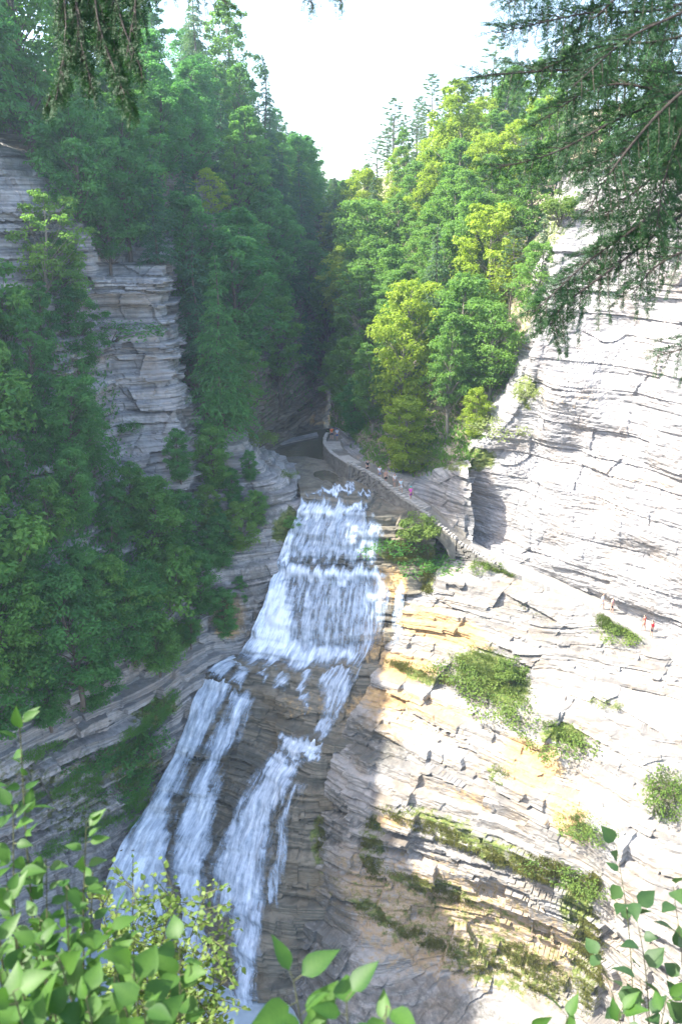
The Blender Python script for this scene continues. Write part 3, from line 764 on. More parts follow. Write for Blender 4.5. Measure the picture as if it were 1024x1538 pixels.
def figure(pose):
    """a 1.72 m figure facing -Y; returns body, shirt, shorts and hair meshes"""
    sw = pose
    N = [((0, 0, .96), .125), ((0, .01, 1.12), .118), ((0, .015, 1.30), .14), ((0, .01, 1.43), .085), ((0, 0, 1.50), .052), ((0, -.01, 1.57), .075), ((0, -.012, 1.65), .082), ((0, 0, 1.70), .05), ((0, -.085, 1.60), .022)]
    E = [(0, 1), (1, 2), (2, 3), (3, 4), (4, 5), (5, 6), (6, 7), (5, 8)]
    roots = [0]; shirt = [0, 1, 2, 3]; SE = [(0, 1), (1, 2), (2, 3)]; shN = {}
    for sd in (-1, 1):
        a = sd*sw
        b = len(N)
        N += [((sd*.17, .01, 1.40), .062), ((sd*.23, .02+.10*a, 1.13), .044), ((sd*.235, -.05+.16*a, .89), .03), ((sd*.235, -.07+.17*a, .82), .034)]
        E += [(3, b), (b, b+1), (b+1, b+2), (b+2, b+3)]
        shN[sd] = b
        for k, (dx, ln) in enumerate(((-.028, .075), (-.01, .09), (.01, .085), (.026, .07))):
            f = len(N); q = N[b+3][0]
            N += [((q[0], q[1]+dx, q[2]-.02), .011), ((q[0]-sd*.008, q[1]+dx*1.2, q[2]-.06), .0095), ((q[0]-sd*.03, q[1]+dx*1.2, q[2]-.02-ln), .008)]
            E += [(f, f+1), (f+1, f+2)]; roots.append(f)
        f = len(N); N += [((q[0], q[1]-.03, q[2]), .011), ((q[0]-sd*.02, q[1]-.06, q[2]-.045), .009)]; E += [(f, f+1)]; roots.append(f)
        c = len(N); y = -.26*a
        N += [((sd*.09, 0, .90), .098), ((sd*.10, y*.55-.03*abs(sw), .50), .062), ((sd*.10, y+.08*max(0, a), .10), .043), ((sd*.105, y-.02+.06*max(0, a), .045), .045), ((sd*.11, y-.16+.06*max(0, a), .035), .036)]
        E += [(0, c), (c, c+1), (c+1, c+2), (c+2, c+3), (c+3, c+4)]
        shN[sd+10] = c
    body = skin_mesh('body', N, E, roots)
    # shirt with short sleeves, shorts, hair
    g = lambda i, k: (N[i][0], N[i][1]*k+.012)
    S = [((0, 0, .93), .148), g(1, 1.08), g(2, 1.06), g(3, 1.02)]; SE = [(0, 1), (1, 2), (2, 3)]
    for sd in (-1, 1):
        b = shN[sd]; i = len(S); mid = tuple((N[b][0][q]*.35+N[b+1][0][q]*.65) for q in range(3))
        S += [g(b, 1.1), (mid, .066)]; SE += [(3, i), (i, i+1)]
    shirt = skin_mesh('shirt', S, SE, [0])
    T = [((0, 0, 1.0), .132), ((0, 0, .92), .14)]; TE = [(0, 1)]
    for sd in (-1, 1):
        c = shN[sd+10]; i = len(T); q = tuple(N[c][0][k]*.2+N[c+1][0][k]*.8 for k in range(3))
        T += [((sd*.092, 0, .86), .112), (q, .088)]; TE += [(1, i), (i, i+1)]
    shorts = skin_mesh('shorts', T, TE, [0])
    H = [((0, .03, 1.56), .06), ((0, .025, 1.66), .085), ((0, .01, 1.725), .055)]
    hair = skin_mesh('hair', H, [(0, 1), (1, 2)], [0])
    bm = bmesh.new()
    bmesh.ops.create_uvsphere(bm, u_segments=14, v_segments=8, radius=.105)
    for v in bm.verts:
        v.co.z = max(v.co.z, -.01)*.85
        if v.co.y < 0 and v.co.z < .012: v.co.y *= 1.75
        v.co += Vector((0, 0, 1.675))
    cap = bpy.data.meshes.new('cap'); bm.to_mesh(cap); bm.free()
    return dict(body=body, shirt=shirt, shorts=shorts, hair=hair, cap=cap)
FIG = [figure(.0), figure(.8), figure(-.7)]
_cm = {}
def cloth(c):
    if c not in _cm:
        _cm[c] = plain_mat('cloth_%d' % len(_cm), tuple(x*.85 for x in c), c, 9., .9, .1)
    return _cm[c]
SKIN = plain_mat('skin', (.42, .25, .18), (.5, .31, .23), 5., .6, .05); HAIR = plain_mat('dark_hair', (.02, .015, .01), (.05, .035, .025), 30.)
def person(s, lat, face, f, shirt, shorts, label, cap=None, h=1.72, group=None):
    p, d, o = path_at(s)
    r = empty('person', p+o*lat+Vector((0, 0, .2)), face, h/1.72); tag(r, label, 'person', group)
    for k, m in (('body', SKIN), ('shirt', cloth(shirt)), ('shorts', cloth(shorts))) + ((('cap', cloth(cap)),) if cap else (('hair', HAIR),)):
        c = link(k, FIG[f][k], None, r)
        if not c.data.materials: c.data.materials.append(m)
        c.material_slots[0].link = 'OBJECT'; c.material_slots[0].material = m
    r.location.z = p.z+(.25 if (4.35 < s < 5.95 or .85 < s < 1.5) else .03)
away, toward = R(200), R(20)
person(.62, .35, away, 1, (.75, .16, .03), (.03, .035, .06), 'person in an orange shirt and dark shorts at the upper stairs', (.05, .2, .14), 1.8)
person(.66, -.45, away, 2, (.62, .68, .8), (.05, .09, .3), 'person in a white shirt and blue shorts beside the orange shirt')
person(3.38, .3, toward, 0, (.02, .02, .025), (.02, .02, .025), 'person in black clothes standing at the top of the wall', None, 1.75)
person(3.78, .2, toward, 1, (.75, .74, .78), (.25, .27, .42), 'person in a white top and grey-blue shorts next below the black clothes')
person(4.05, .3, toward, 2, (.5, .28, .2), (.04, .03, .03), 'person in a tan top and dark shorts behind the retaining wall')
person(4.3, -.2, toward, 0, (.74, .7, .68), (.3, .26, .24), 'person in a cream top at the head of the long stairs')
person(4.68, .1, toward, 1, (.55, .68, .74), (.7, .7, .7), 'person in pale blue halfway down the long stairs')
person(5.22, .2, toward, 2, (.7, .1, .45), (.28, .05, .25), 'person in a pink shirt and teal cap on the lower stairs', (.05, .42, .4))
person(11.38, .35, R(60), 1, (.6, .68, .8), (.45, .55, .68), 'person in pale blue walking the path under the cliff')
person(11.56, .1, R(60), 2, (.68, .38, .33), (.02, .02, .03), 'person in a pinkish top and black shorts on the cliff path')
person(12.22, .1, R(230), 1, (.72, .12, .08), (.68, .2, .16), 'person in a faded red outfit nearest the cliff foot')
person(12.42, .4, R(230), 2, (.72, .03, .04), (.03, .03, .05), 'person in a bright red shirt and dark shorts beside the faded red outfit', None, 1.8)

# ------------------------------------------------------------------ foliage
def leafmesh(name, C, NR, L, W, tone, rng, fold=.18, T=None):
    """one folded leaf blade per row: C centre, NR normal, L length, W width"""
    n = len(C)
    NR = NR/(np.linalg.norm(NR, axis=1, keepdims=True)+1e-9)
    if T is None: T = rng.normal(size=(n, 3))
    T = T-NR*np.sum(T*NR, 1, keepdims=True); T /= np.linalg.norm(T, axis=1, keepdims=True)+1e-9
    B = np.cross(NR, T)
    L = np.asarray(L).reshape(-1, 1)*np.ones((n, 1)); W = np.asarray(W).reshape(-1, 1)*np.ones((n, 1))
    V = np.stack([C-T*L/2, C+B*W/2+NR*W*fold-T*L*.05, C+T*L/2-NR*L*.12, C-B*W/2+NR*W*fold-T*L*.05], 1).reshape(-1, 3)
    q = np.arange(4*n).reshape(n, 4)
    tn = np.repeat(np.clip(tone, 0, 1), 4)
    return npmesh(name, V, q, False, {'tone': np.stack([tn]*3, -1)})

def limb_tube(mb, a, b, r0, r1, bend=.1, n=4, sides=5, rng=random):
    a, b = Vector(a), Vector(b); L = (b-a).length; pts = []
    off = Vector((rng.uniform(-1, 1), rng.uniform(-1, 1), rng.uniform(-.3, .8)))*L*bend
    for i in range(n+1):
        t = i/n; pts.append(a.lerp(b, t)+off*math.sin(math.pi*t))
    mb.tube(pts, [r0+(r1-r0)*i/n for i in range(n+1)], sides)

def broad_tree(seed, H, Rr, hb, ncl, per, leaf, prof=1.0, squash=.62, open_=0.0):
    rng = np.random.default_rng(seed); rnd = random.Random(seed)
    mb = MB(); lean = Vector((rnd.uniform(-.06, .06)*H, rnd.uniform(-.06, .06)*H, 0))
    tr = lambda z: lean*(z/H)**1.5+Vector((.02*H*math.sin(z/H*5+seed), .02*H*math.cos(z/H*4+seed), z))
    zs = [-1.2]+[H*k/8*.92 for k in range(9)]
    mb.tube([tr(max(z, 0))+Vector((0, 0, min(z, 0))) for z in zs], [H*.02]+[H*(.018*(1-k/8.5)+.002) for k in range(9)], 7)
    lobes = rng.uniform(.65, 1.15, 9)
    Cs, Ns, Ts = [], [], []
    for i in range(ncl):
        u = (i+.5)/ncl*.96+rng.uniform(-.03, .03); u = min(max(u, .02), .99)
        th = i*2.39996+rng.uniform(-.5, .5)
        rmax = Rr*(math.sin(math.pi*min(1, u**prof*.88+.10))**.72)*lobes[int(th/6.2832*9) % 9]*(1+.25*math.sin(u*17+th*2))
        rho = rmax*math.sqrt(rng.uniform(.22, 1.0))
        z = H*(hb+(1-hb)*u)
        c = np.array([math.cos(th)*rho, math.sin(th)*rho, z])+np.array(tr(min(z, H*.9)))*[1, 1, 0]
        rc = Rr*rng.uniform(.2, .36)*(1.05-.4*u)
        if rho > .3*Rr or u > .8:
            zt = max(H*.12, z-rho*.8-.05*H); limb_tube(mb, tr(min(zt, H*.88)), c, H*.0065*(1.1-u)+.01, .012, .08, 3, 4, rnd)
        m = int(per*rng.uniform(.6, 1.3))
        d = rng.normal(size=(m, 3)); d /= np.linalg.norm(d, axis=1, keepdims=True)
        d[:, 2] = np.where(rng.random(m) < .6, np.abs(d[:, 2]), d[:, 2])
        rad = rc*(.35+.75*rng.random(m)**.6)
        lump = 1+.35*np.sin(d[:, 0]*5+seed+i)*np.sin(d[:, 1]*4+i)
        p = c+d*(rad*lump)[:, None]*[1, 1, squash]
        Cs.append(p); Ns.append(d*.7+[0, 0, .75]+rng.normal(size=(m, 3))*.5)
        Ts.append(np.clip(.5+.28*rng.normal()+.14*rng.normal(size=m), 0, 1))
    C, N_, T_ = np.concatenate(Cs), np.concatenate(Ns), np.concatenate(Ts)
    L = leaf*rng.uniform(.65, 1.35, len(C))
    return leafmesh('crown', C, N_, L, L*rng.uniform(.5, .75, len(C)), T_, rng), mb.mesh('trunk', True), H

def hemlock_tree(seed, H, Rr, hb=.08, rows=26, droop=.35, spray=.42, dens=1.0):
    rng = np.random.default_rng(seed); rnd = random.Random(seed); mb = MB()
    mb.tube([(0, 0, -1.2)]+[(0.01*H*math.sin(k+seed), .01*H*math.cos(k), H*k/8) for k in range(9)], [H*.016]+[H*(.015*(1-k/8.2)+.0008) for k in range(9)], 7)
    Cs, Ns, Tt, Tn = [], [], [], []
    for i in range(rows):
        u = (i+rng.uniform(0, .6))/rows; z = H*(hb+(1-hb)*u)
        rr = Rr*((1-u)**.8)*(.75+.5*rng.random())+.12
        nb = int(5+4*(1-u))
        for b in range(nb):
            th = rng.uniform(0, 6.283); Lb = rr*rng.uniform(.55, 1.15); tone = rng.uniform(.15, .85)
            dh = np.array([math.cos(th), math.sin(th), 0]); sd = np.array([-dh[1], dh[0], 0])
            tip = dh*Lb+[0, 0, -droop*Lb*rng.uniform(.5, 1.3)]
            if b < 3: mb.tube([(0, 0, z), tuple(tip*.5+[0, 0, z+.06*Lb]), tuple(tip*.95+[0, 0, z])], [.012+.006*Lb, .012, .006], 4)
            m = int(max(6, 20*Lb*dens)); s = rng.random(m)**.7; w = (rng.random(m)-.5)*2*(.1+.42*Lb*np.sin(np.pi*np.clip(s*.8+.15, 0, 1)))
            p = dh*(s*Lb)[:, None]+sd*w[:, None]; p[:, 2] = z+.1*Lb*np.sin(np.pi*s)-droop*Lb*s**2*1.0-.25*np.abs(w)+rng.normal(size=m)*.07
            Cs.append(p); Ns.append(np.array([0, 0, 1])+rng.normal(size=(m, 3))*.4+dh*.3)
            t = dh*rng.uniform(.4, 1, (m, 1))+sd*np.sign(w)[:, None]*.7+np.array([0, 0, -.45]); Tt.append(t)
            Tn.append(np.clip(tone+rng.normal(size=m)*.15, 0, 1))
    C = np.concatenate(Cs); L = spray*rng.uniform(.6, 1.4, len(C))
    return leafmesh('crown', C, np.concatenate(Ns), L, L*.34, np.concatenate(Tn), rng, .1, np.concatenate(Tt)), mb.mesh('trunk', True), H

def pine_tree(seed, H, Rr, hb=.35):
    rng = np.random.default_rng(seed); mb = MB()
    mb.tube([(0, 0, -1.2)]+[(.012*H*math.sin(k+seed), .012*H*math.cos(k*1.3), H*k/8) for k in range(9)], [H*.015]+[H*(.014*(1-k/8.3)+.001) for k in range(9)], 7)
    Cs, Ns, Tt, Tn = [], [], [], []
    n = 46
    for i in range(n):
        u = (i+rng.random())/n; z = H*(hb+(1-hb)*u); th = i*2.4+rng.uniform(-.6, .6)
        Lb = Rr*(math.sin(math.pi*(.22+.74*u))**.8)*rng.uniform(.5, 1.15)
        dh = np.array([math.cos(th), math.sin(th), 0.]); tip = dh*Lb+[0, 0, z+.18*Lb]
        mb.tube([(0, 0, z), tuple(dh*Lb*.5+[0, 0, z+.03*Lb]), tuple(tip)], [.05, .03, .012], 4)
        for c in range(rng.integers(3, 6)):
            f = rng.uniform(.45, 1.05); q = dh*Lb*f+[rng.normal()*.28, rng.normal()*.28, z+.14*Lb*f+rng.normal()*.1]; m = 26; tone = rng.uniform(.2, .9)
            d = rng.normal(size=(m, 3)); d[:, 2] = np.abs(d[:, 2])*.5; d /= np.linalg.norm(d, axis=1, keepdims=True)
            Cs.append(q+d*.36*rng.random((m, 1))); Ns.append(rng.normal(size=(m, 3))+[0, 0, .8]); Tt.append(d); Tn.append(np.clip(tone+rng.normal(size=m)*.12, 0, 1))
    C = np.concatenate(Cs); L = .46*rng.uniform(.6, 1.3, len(C))
    return leafmesh('crown', C, np.concatenate(Ns), L, L*.2, np.concatenate(Tn), rng, .05, np.concatenate(Tt)), mb.mesh('trunk', True), H

def bush(seed, H, Rr, ncl, per, leaf):
    rng = np.random.default_rng(seed); rnd = random.Random(seed); mb = MB(); Cs, Ns, Tn = [], [], []
    for i in range(ncl):
        th = rng.uniform(0, 6.283); rho = Rr*math.sqrt(rng.random()); z = H*(.15+.8*rng.random()*(1-.5*(rho/Rr)**2))
        c = np.array([math.cos(th)*rho, math.sin(th)*rho, z]); rc = Rr*rng.uniform(.22, .4)
        limb_tube(mb, (c[0]*.1, c[1]*.1, -.5), c, .03, .01, .1, 3, 4, rnd)
        m = int(per*rng.uniform(.6, 1.3)); d = rng.normal(size=(m, 3)); d /= np.linalg.norm(d, axis=1, keepdims=True)
        Cs.append(c+d*(rc*(.4+.7*rng.random(m)))[:, None]*[1, 1, .75]); Ns.append(d*.7+[0, 0, .8]+rng.normal(size=(m, 3))*.5)
        Tn.append(np.clip(.5+.25*rng.normal()+.15*rng.normal(size=m), 0, 1))
    C = np.concatenate(Cs); L = leaf*rng.uniform(.6, 1.4, len(C))
    return leafmesh('foliage', C, np.concatenate(Ns), L, L*.6, np.concatenate(Tn), rng), mb.mesh('stem', True), H

PRO = {
    'broad1': broad_tree(1, 14, 4.6, .16, 74, 150, .36), 'broad2': broad_tree(2, 15, 3.8, .2, 70, 150, .34, .9),
    'broad3': broad_tree(3, 12, 4.8, .12, 66, 160, .36, 1.15), 'broad4': broad_tree(4, 16, 4.2, .28, 72, 140, .36, .85, .5),
    'broad5': broad_tree(5, 13, 4.2, .05, 80, 150, .34, 1.3), 'slim1': broad_tree(6, 15, 2.6, .2, 60, 120, .33),
    'slim2': broad_tree(7, 13, 2.9, .1, 60, 130, .33, 1.2), 'sparse': broad_tree(8, 12, 4.2, .3, 40, 90, .36, .9, .45),
    'hem1': hemlock_tree(11, 17, 4.2), 'hem2': hemlock_tree(12, 15, 3.4, .05, 24), 'hem3': hemlock_tree(13, 19, 4.6, .15, 28, .28),
    'spruce': hemlock_tree(14, 18, 2.6, .1, 28, .5, .34, 1.2), 'pine1': pine_tree(21, 18, 3.4), 'pine2': pine_tree(22, 17, 3.0, .45), 'pine3': pine_tree(23, 16, 3.6, .25),
    'bush1': bush(31, 1.3, 2.1, 30, 48, .19), 'bush2': bush(32, .9, 2.3, 30, 44, .18), 'bush3': bush(33, 2.4, 1.5, 36, 90, .18),
}
NAMES = {'b': 'broadleaf_tree', 's': 'broadleaf_tree', 'h': 'hemlock_tree', 'p': 'pine_tree'}
ALLTREES = []
def plant(kind, loc, H, mat, label, group=None, sink=.25, rz=None, sx=1., cat=None):
    crown, trunk, h0 = PRO[kind]
    isb = kind.startswith('bush')
    nm = 'shrub' if isb else ('spruce_tree' if kind == 'spruce' else NAMES[kind[0]])
    k = H/h0
    r = empty(nm, (loc[0], loc[1], loc[2]-sink), random.uniform(0, 6.28) if rz is None else rz); r.scale = (k*sx, k*sx, k)
    tag(r, label, cat or ('shrub' if isb else 'tree'), group)
    a = link('stem' if isb else 'trunk', trunk, None, r); b = link('foliage' if isb else 'crown', crown, None, r)
    bm_ = M['bark_pale'] if mat in ('leaf_light', 'leaf_yellow', 'leaf_pale') else M['bark']
    for o, m in ((a, bm_), (b, M[mat])):
        if not o.data.materials: o.data.materials.append(m)
        o.material_slots[0].link = 'OBJECT'; o.material_slots[0].material = m
    ALLTREES.append((loc[0], loc[1], r))
    return r
def at(kind, px, py, H, mat, label, only=None, group=None, sx=1., sink=.25):
    q = hit(px, py, only)
    if q is None: print('NO HIT', px, py, label); return
    return plant(kind, q, H, mat, label, group, sink, None, sx)

HS, SH, CS = ['hillside'], ['shaded_hillside'], ['cliff_shaded']
# --- single trees one can pick out on the sunny side
at('broad1', 602, 640, 19, 'leaf_yellow', 'tallest bright yellow-green tree in the middle of the sunny hillside', HS, sx=.85)
at('broad5', 612, 706, 9.5, 'leaf_yellow', 'pale yellow-green round tree overhanging the stone stairs', HS, sx=1.25)
at('broad4', 672, 650, 14, 'leaf_light', 'light green tree on a thin pale trunk above the cliff corner', HS, sx=.8)
at('broad2', 560, 650, 12, 'leaf_light', 'light green tree leaning over the bend in the path', HS)
at('broad5', 530, 652, 8, 'leaf_dark', 'deep green bushy tree shading the path beside the upper stairs', HS)
at('hem2', 650, 560, 19, 'needle_pine', 'dark conifer rising between yellow-green trees on the sunny hillside', HS, sx=.8)
at('broad1', 735, 600, 12, 'leaf_light', 'rounded light green tree beside the top of the cliff corner', HS)
at('broad5', 715, 655, 6, 'leaf_yellow', 'small pale scrubby tree on the earthy edge of the cliff corner', HS)
at('broad3', 735, 470, 14, 'leaf_yellow', 'bright yellow-green tree near the cliff edge high on the sunny hillside', HS)
at('broad2', 690, 320, 20, 'leaf_yellow', 'yellow-green tree below the pines on the sunny ridge', HS)
at('broad4', 540, 560, 16, 'leaf_light', 'pale green tree leaning out over the stream bend', HS)
at('broad1', 555, 460, 17, 'leaf_light', 'broad light green tree on the outer flank of the sunny hillside', HS)
at('pine1', 590, 285, 17, 'needle_pine', 'tall open pine standing lowest on the sunny ridge line', HS)
at('pine2', 645, 250, 17, 'needle_pine', 'narrow pine second up the sunny ridge line', HS)
at('pine3', 565, 300, 12, 'needle_pine', 'short ragged pine where the sunny ridge meets the sky notch', HS)
at('pine1', 735, 220, 18, 'needle_pine', 'broad pine high on the sunny ridge beside the hemlock boughs', HS)
at('pine2', 780, 190, 20, 'needle_pine', 'tallest pine at the top of the sunny ridge behind the hemlock boughs', HS)

SKY = ([-400, 0, 300, 360, 385, 400, 420, 450, 490, 520, 545, 575, 600, 640, 700, 760, 1024, 1300], [-400, -300, -60, 10, 60, 110, 185, 208, 268, 275, 262, 195, 168, 150, 108, 70, 0, 0])
def fill(sname, n, dmin, kinds, urange, vrange, mats, hts, label, group, avoid=(), sxr=(.85, 1.1), seed=0, maxtry=4000, crown_avoid=None):
    rng = random.Random(seed); G = SHEETS[sname][0]; nv, nu = G.shape[:2]; c = 0
    for _ in range(maxtry):
        if c >= n: break
        i = int(rng.uniform(*vrange)*(nv-1)); j = int(rng.uniform(*urange)*(nu-1)); p = G[i, j]
        px, py = to_px(p)
        if not (-220 < px < 1240) or py < -150: continue
        if any((px-a)**2/(b*b)+(py-e)**2/(f*f) < 1 for a, e, b, f in avoid): continue
        if any((p[0]-x)**2+(p[1]-y)**2 < dmin*dmin for x, y, _o in ALLTREES): continue
        w = rng.randrange(len(kinds)); H = rng.uniform(*hts)
        d = -p[2]*ST*-1; t = p[1]*CT-p[2]*ST
        if crown_avoid and any((px-a)**2/(b*b)+(py-H*.5*F/t-e)**2/(f*f) < 1 for a, e, b, f in crown_avoid): continue
        H = min(H, (py-np.interp(px, *SKY))*t/F)
        if H < 5 and hts[0] > 5: continue
        m = mats[w % len(mats)]
        lb = label[w % len(label)] if isinstance(label, (list, tuple)) else label
        gp = group[w % len(group)] if isinstance(group, (list, tuple)) else group
        plant(kinds[w], p, H, m, lb, gp, .3, rng.uniform(0, 6.28), rng.uniform(*sxr)); c += 1
    return c
LB = ['yellow-green broadleaf tree packed into the wood on the sunny hillside', 'light green broadleaf tree packed into the wood on the sunny hillside',
      'light green broadleaf tree packed into the wood on the sunny hillside', 'blue-green conifer packed into the wood on the sunny hillside']
GB = ['yellow-green trees of the sunny wood', 'light green trees of the sunny wood', 'light green trees of the sunny wood', 'conifers of the sunny wood']
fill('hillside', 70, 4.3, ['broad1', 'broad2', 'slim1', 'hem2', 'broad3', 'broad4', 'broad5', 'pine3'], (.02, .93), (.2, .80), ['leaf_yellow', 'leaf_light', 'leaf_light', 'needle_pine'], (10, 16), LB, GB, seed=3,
     avoid=[(760, 640, 50, 60)])
fill('hillside', 22, 5, ['pine1', 'pine2', 'broad2', 'pine3'], (.1, 1), (.78, .92), ['needle_pine', 'needle_pine', 'leaf_mid', 'needle_pine'], (11, 16),
     ['grey-green pine crowding the crest of the sunny ridge', 'grey-green pine crowding the crest of the sunny ridge', 'dull green broadleaf tree among the pines on the sunny ridge', 'grey-green pine crowding the crest of the sunny ridge'],
     ['pines of the sunny ridge', 'pines of the sunny ridge', 'broadleaf trees of the sunny ridge', 'pines of the sunny ridge'], seed=4)

for k, px, py, H, m, lb in [('hem3', -15, 235, 27, 'leaf_dark', 'tall dark conifer filling the top corner above the upper grey cliff'), ('broad4', 45, 245, 24, 'leaf_mid', 'tall mid green tree behind the hanging hemlock curtain'),
                            ('hem1', 110, 260, 25, 'needle_dark', 'tall dark hemlock just behind the hanging hemlock curtain'), ('broad2', -70, 230, 25, 'leaf_dark', 'tall deep green tree cut by the picture edge at the top corner')]:
    at(k, px, py, H, m, lb, CS)
# --- the shaded side: single trees
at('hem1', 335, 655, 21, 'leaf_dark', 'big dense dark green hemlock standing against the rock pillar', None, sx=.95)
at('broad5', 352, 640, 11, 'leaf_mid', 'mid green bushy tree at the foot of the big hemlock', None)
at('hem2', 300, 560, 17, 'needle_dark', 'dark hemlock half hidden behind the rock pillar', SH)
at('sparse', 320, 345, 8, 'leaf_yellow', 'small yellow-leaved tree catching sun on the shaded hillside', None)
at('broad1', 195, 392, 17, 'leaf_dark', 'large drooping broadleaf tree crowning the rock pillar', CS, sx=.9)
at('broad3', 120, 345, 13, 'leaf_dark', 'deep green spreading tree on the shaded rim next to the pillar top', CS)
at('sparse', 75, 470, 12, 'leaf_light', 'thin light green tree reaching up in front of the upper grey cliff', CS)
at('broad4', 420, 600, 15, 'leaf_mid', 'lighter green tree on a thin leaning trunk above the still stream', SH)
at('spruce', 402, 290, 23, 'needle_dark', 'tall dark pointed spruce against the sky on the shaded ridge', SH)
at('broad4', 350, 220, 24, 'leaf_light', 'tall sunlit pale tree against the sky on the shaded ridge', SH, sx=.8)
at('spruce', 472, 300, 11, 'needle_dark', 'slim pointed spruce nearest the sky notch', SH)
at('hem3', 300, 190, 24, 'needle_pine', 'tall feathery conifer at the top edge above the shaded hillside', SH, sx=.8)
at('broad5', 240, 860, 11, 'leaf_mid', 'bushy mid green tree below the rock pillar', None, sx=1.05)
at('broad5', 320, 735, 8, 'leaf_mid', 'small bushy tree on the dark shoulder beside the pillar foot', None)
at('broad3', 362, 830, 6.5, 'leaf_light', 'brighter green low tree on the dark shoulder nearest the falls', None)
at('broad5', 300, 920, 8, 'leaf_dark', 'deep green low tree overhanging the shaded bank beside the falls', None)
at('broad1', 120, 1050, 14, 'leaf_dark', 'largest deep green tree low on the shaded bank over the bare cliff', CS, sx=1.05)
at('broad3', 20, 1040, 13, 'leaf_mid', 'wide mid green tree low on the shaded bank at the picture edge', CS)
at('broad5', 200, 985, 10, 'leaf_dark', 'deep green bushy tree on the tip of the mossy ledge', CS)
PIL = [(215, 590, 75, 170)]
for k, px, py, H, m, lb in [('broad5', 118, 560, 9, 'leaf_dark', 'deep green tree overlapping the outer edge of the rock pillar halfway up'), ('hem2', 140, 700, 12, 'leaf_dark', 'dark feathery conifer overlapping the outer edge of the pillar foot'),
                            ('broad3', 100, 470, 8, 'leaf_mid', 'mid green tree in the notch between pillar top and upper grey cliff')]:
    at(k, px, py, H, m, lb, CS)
LS = ['dark hemlock crowded into the wood on the shaded hillside', 'deep green broadleaf tree crowded into the wood on the shaded hillside',
      'mid green broadleaf tree crowded into the wood on the shaded hillside']
GS = ['hemlocks of the shaded wood', 'deep green trees of the shaded wood', 'mid green trees of the shaded wood']
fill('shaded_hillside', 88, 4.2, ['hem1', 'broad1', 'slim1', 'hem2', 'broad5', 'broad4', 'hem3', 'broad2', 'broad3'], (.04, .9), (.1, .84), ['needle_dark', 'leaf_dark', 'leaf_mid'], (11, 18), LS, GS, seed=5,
     avoid=[(200, 590, 95, 190), (445, 640, 60, 40)])
fill('cliff_shaded', 52, 3.1, ['broad5', 'broad3', 'slim2', 'broad1', 'bush3'], (.08, .56), (.243, .594), ['leaf_dark', 'leaf_mid', 'leaf_dark', 'leaf_dark', 'leaf_mid'], (6, 10),
     ['deep green broadleaf tree massed on the shaded bank under the upper cliff', 'mid green broadleaf tree massed on the shaded bank under the upper cliff', 'deep green broadleaf tree massed on the shaded bank under the upper cliff',
      'deep green broadleaf tree massed on the shaded bank under the upper cliff', 'mid green shrub between the trees of the shaded bank'],
     ['deep green trees of the shaded bank', 'mid green trees of the shaded bank', 'deep green trees of the shaded bank', 'deep green trees of the shaded bank', 'shrubs of the shaded bank'],
     avoid=[(225, 600, 95, 205), (250, 480, 90, 130)], crown_avoid=[(235, 590, 70, 190)], seed=6)
fill('cliff_shaded', 26, 2.6, ['broad5', 'broad3', 'slim2', 'bush3'], (.42, .92), (.468, .6), ['leaf_dark', 'leaf_mid', 'leaf_dark', 'leaf_mid'], (4.5, 7.5),
     ['deep green low tree covering the slope between the pillar foot and the ledge', 'mid green low tree covering the slope between the pillar foot and the ledge', 'deep green low tree covering the slope between the pillar foot and the ledge',
      'leafy shrub covering the slope between the pillar foot and the ledge'], ['deep green trees below the pillar', 'mid green trees below the pillar', 'deep green trees below the pillar', 'shrubs below the pillar'],
     avoid=[(240, 640, 70, 70)], seed=16)
fill('rock_shoulder', 4, 2.4, ['broad5', 'broad3', 'bush3'], (.02, .3), (.35, .8), ['leaf_dark', 'leaf_mid', 'leaf_mid'], (3.5, 5.5),
     ['deep green low tree on the dark shoulder under the pillar', 'mid green low tree on the dark shoulder under the pillar', 'leafy shrub on the dark shoulder under the pillar'],
     ['deep green trees of the shoulder', 'mid green trees of the shoulder', 'shrubs of the shoulder'], seed=17)
fill('cliff_shaded', 16, 3.6, ['broad3', 'hem2', 'broad1', 'broad2'], (.1, .78), (.027, .117), ['leaf_dark', 'needle_dark', 'leaf_mid', 'leaf_dark'], (8, 14),
     ['deep green broadleaf tree on the rim above the shaded cliffs', 'dark hemlock on the rim above the shaded cliffs', 'mid green broadleaf tree on the rim above the shaded cliffs', 'deep green broadleaf tree on the rim above the shaded cliffs'],
     ['deep green trees of the shaded rim', 'hemlocks of the shaded rim', 'mid green trees of the shaded rim', 'deep green trees of the shaded rim'], seed=7)
fill('cliff', 14, 3.5, ['broad3', 'broad2', 'broad5', 'hem2'], (.2, 1), (.02, .12), ['leaf_light', 'leaf_mid', 'leaf_light', 'needle_pine'], (7, 12),
     ['light green broadleaf tree on the rim above the sunlit cliff', 'mid green broadleaf tree on the rim above the sunlit cliff', 'light green broadleaf tree on the rim above the sunlit cliff', 'conifer on the rim above the sunlit cliff'],
     ['light green trees of the sunny rim', 'mid green trees of the sunny rim', 'light green trees of the sunny rim', 'conifers of the sunny rim'], seed=8)

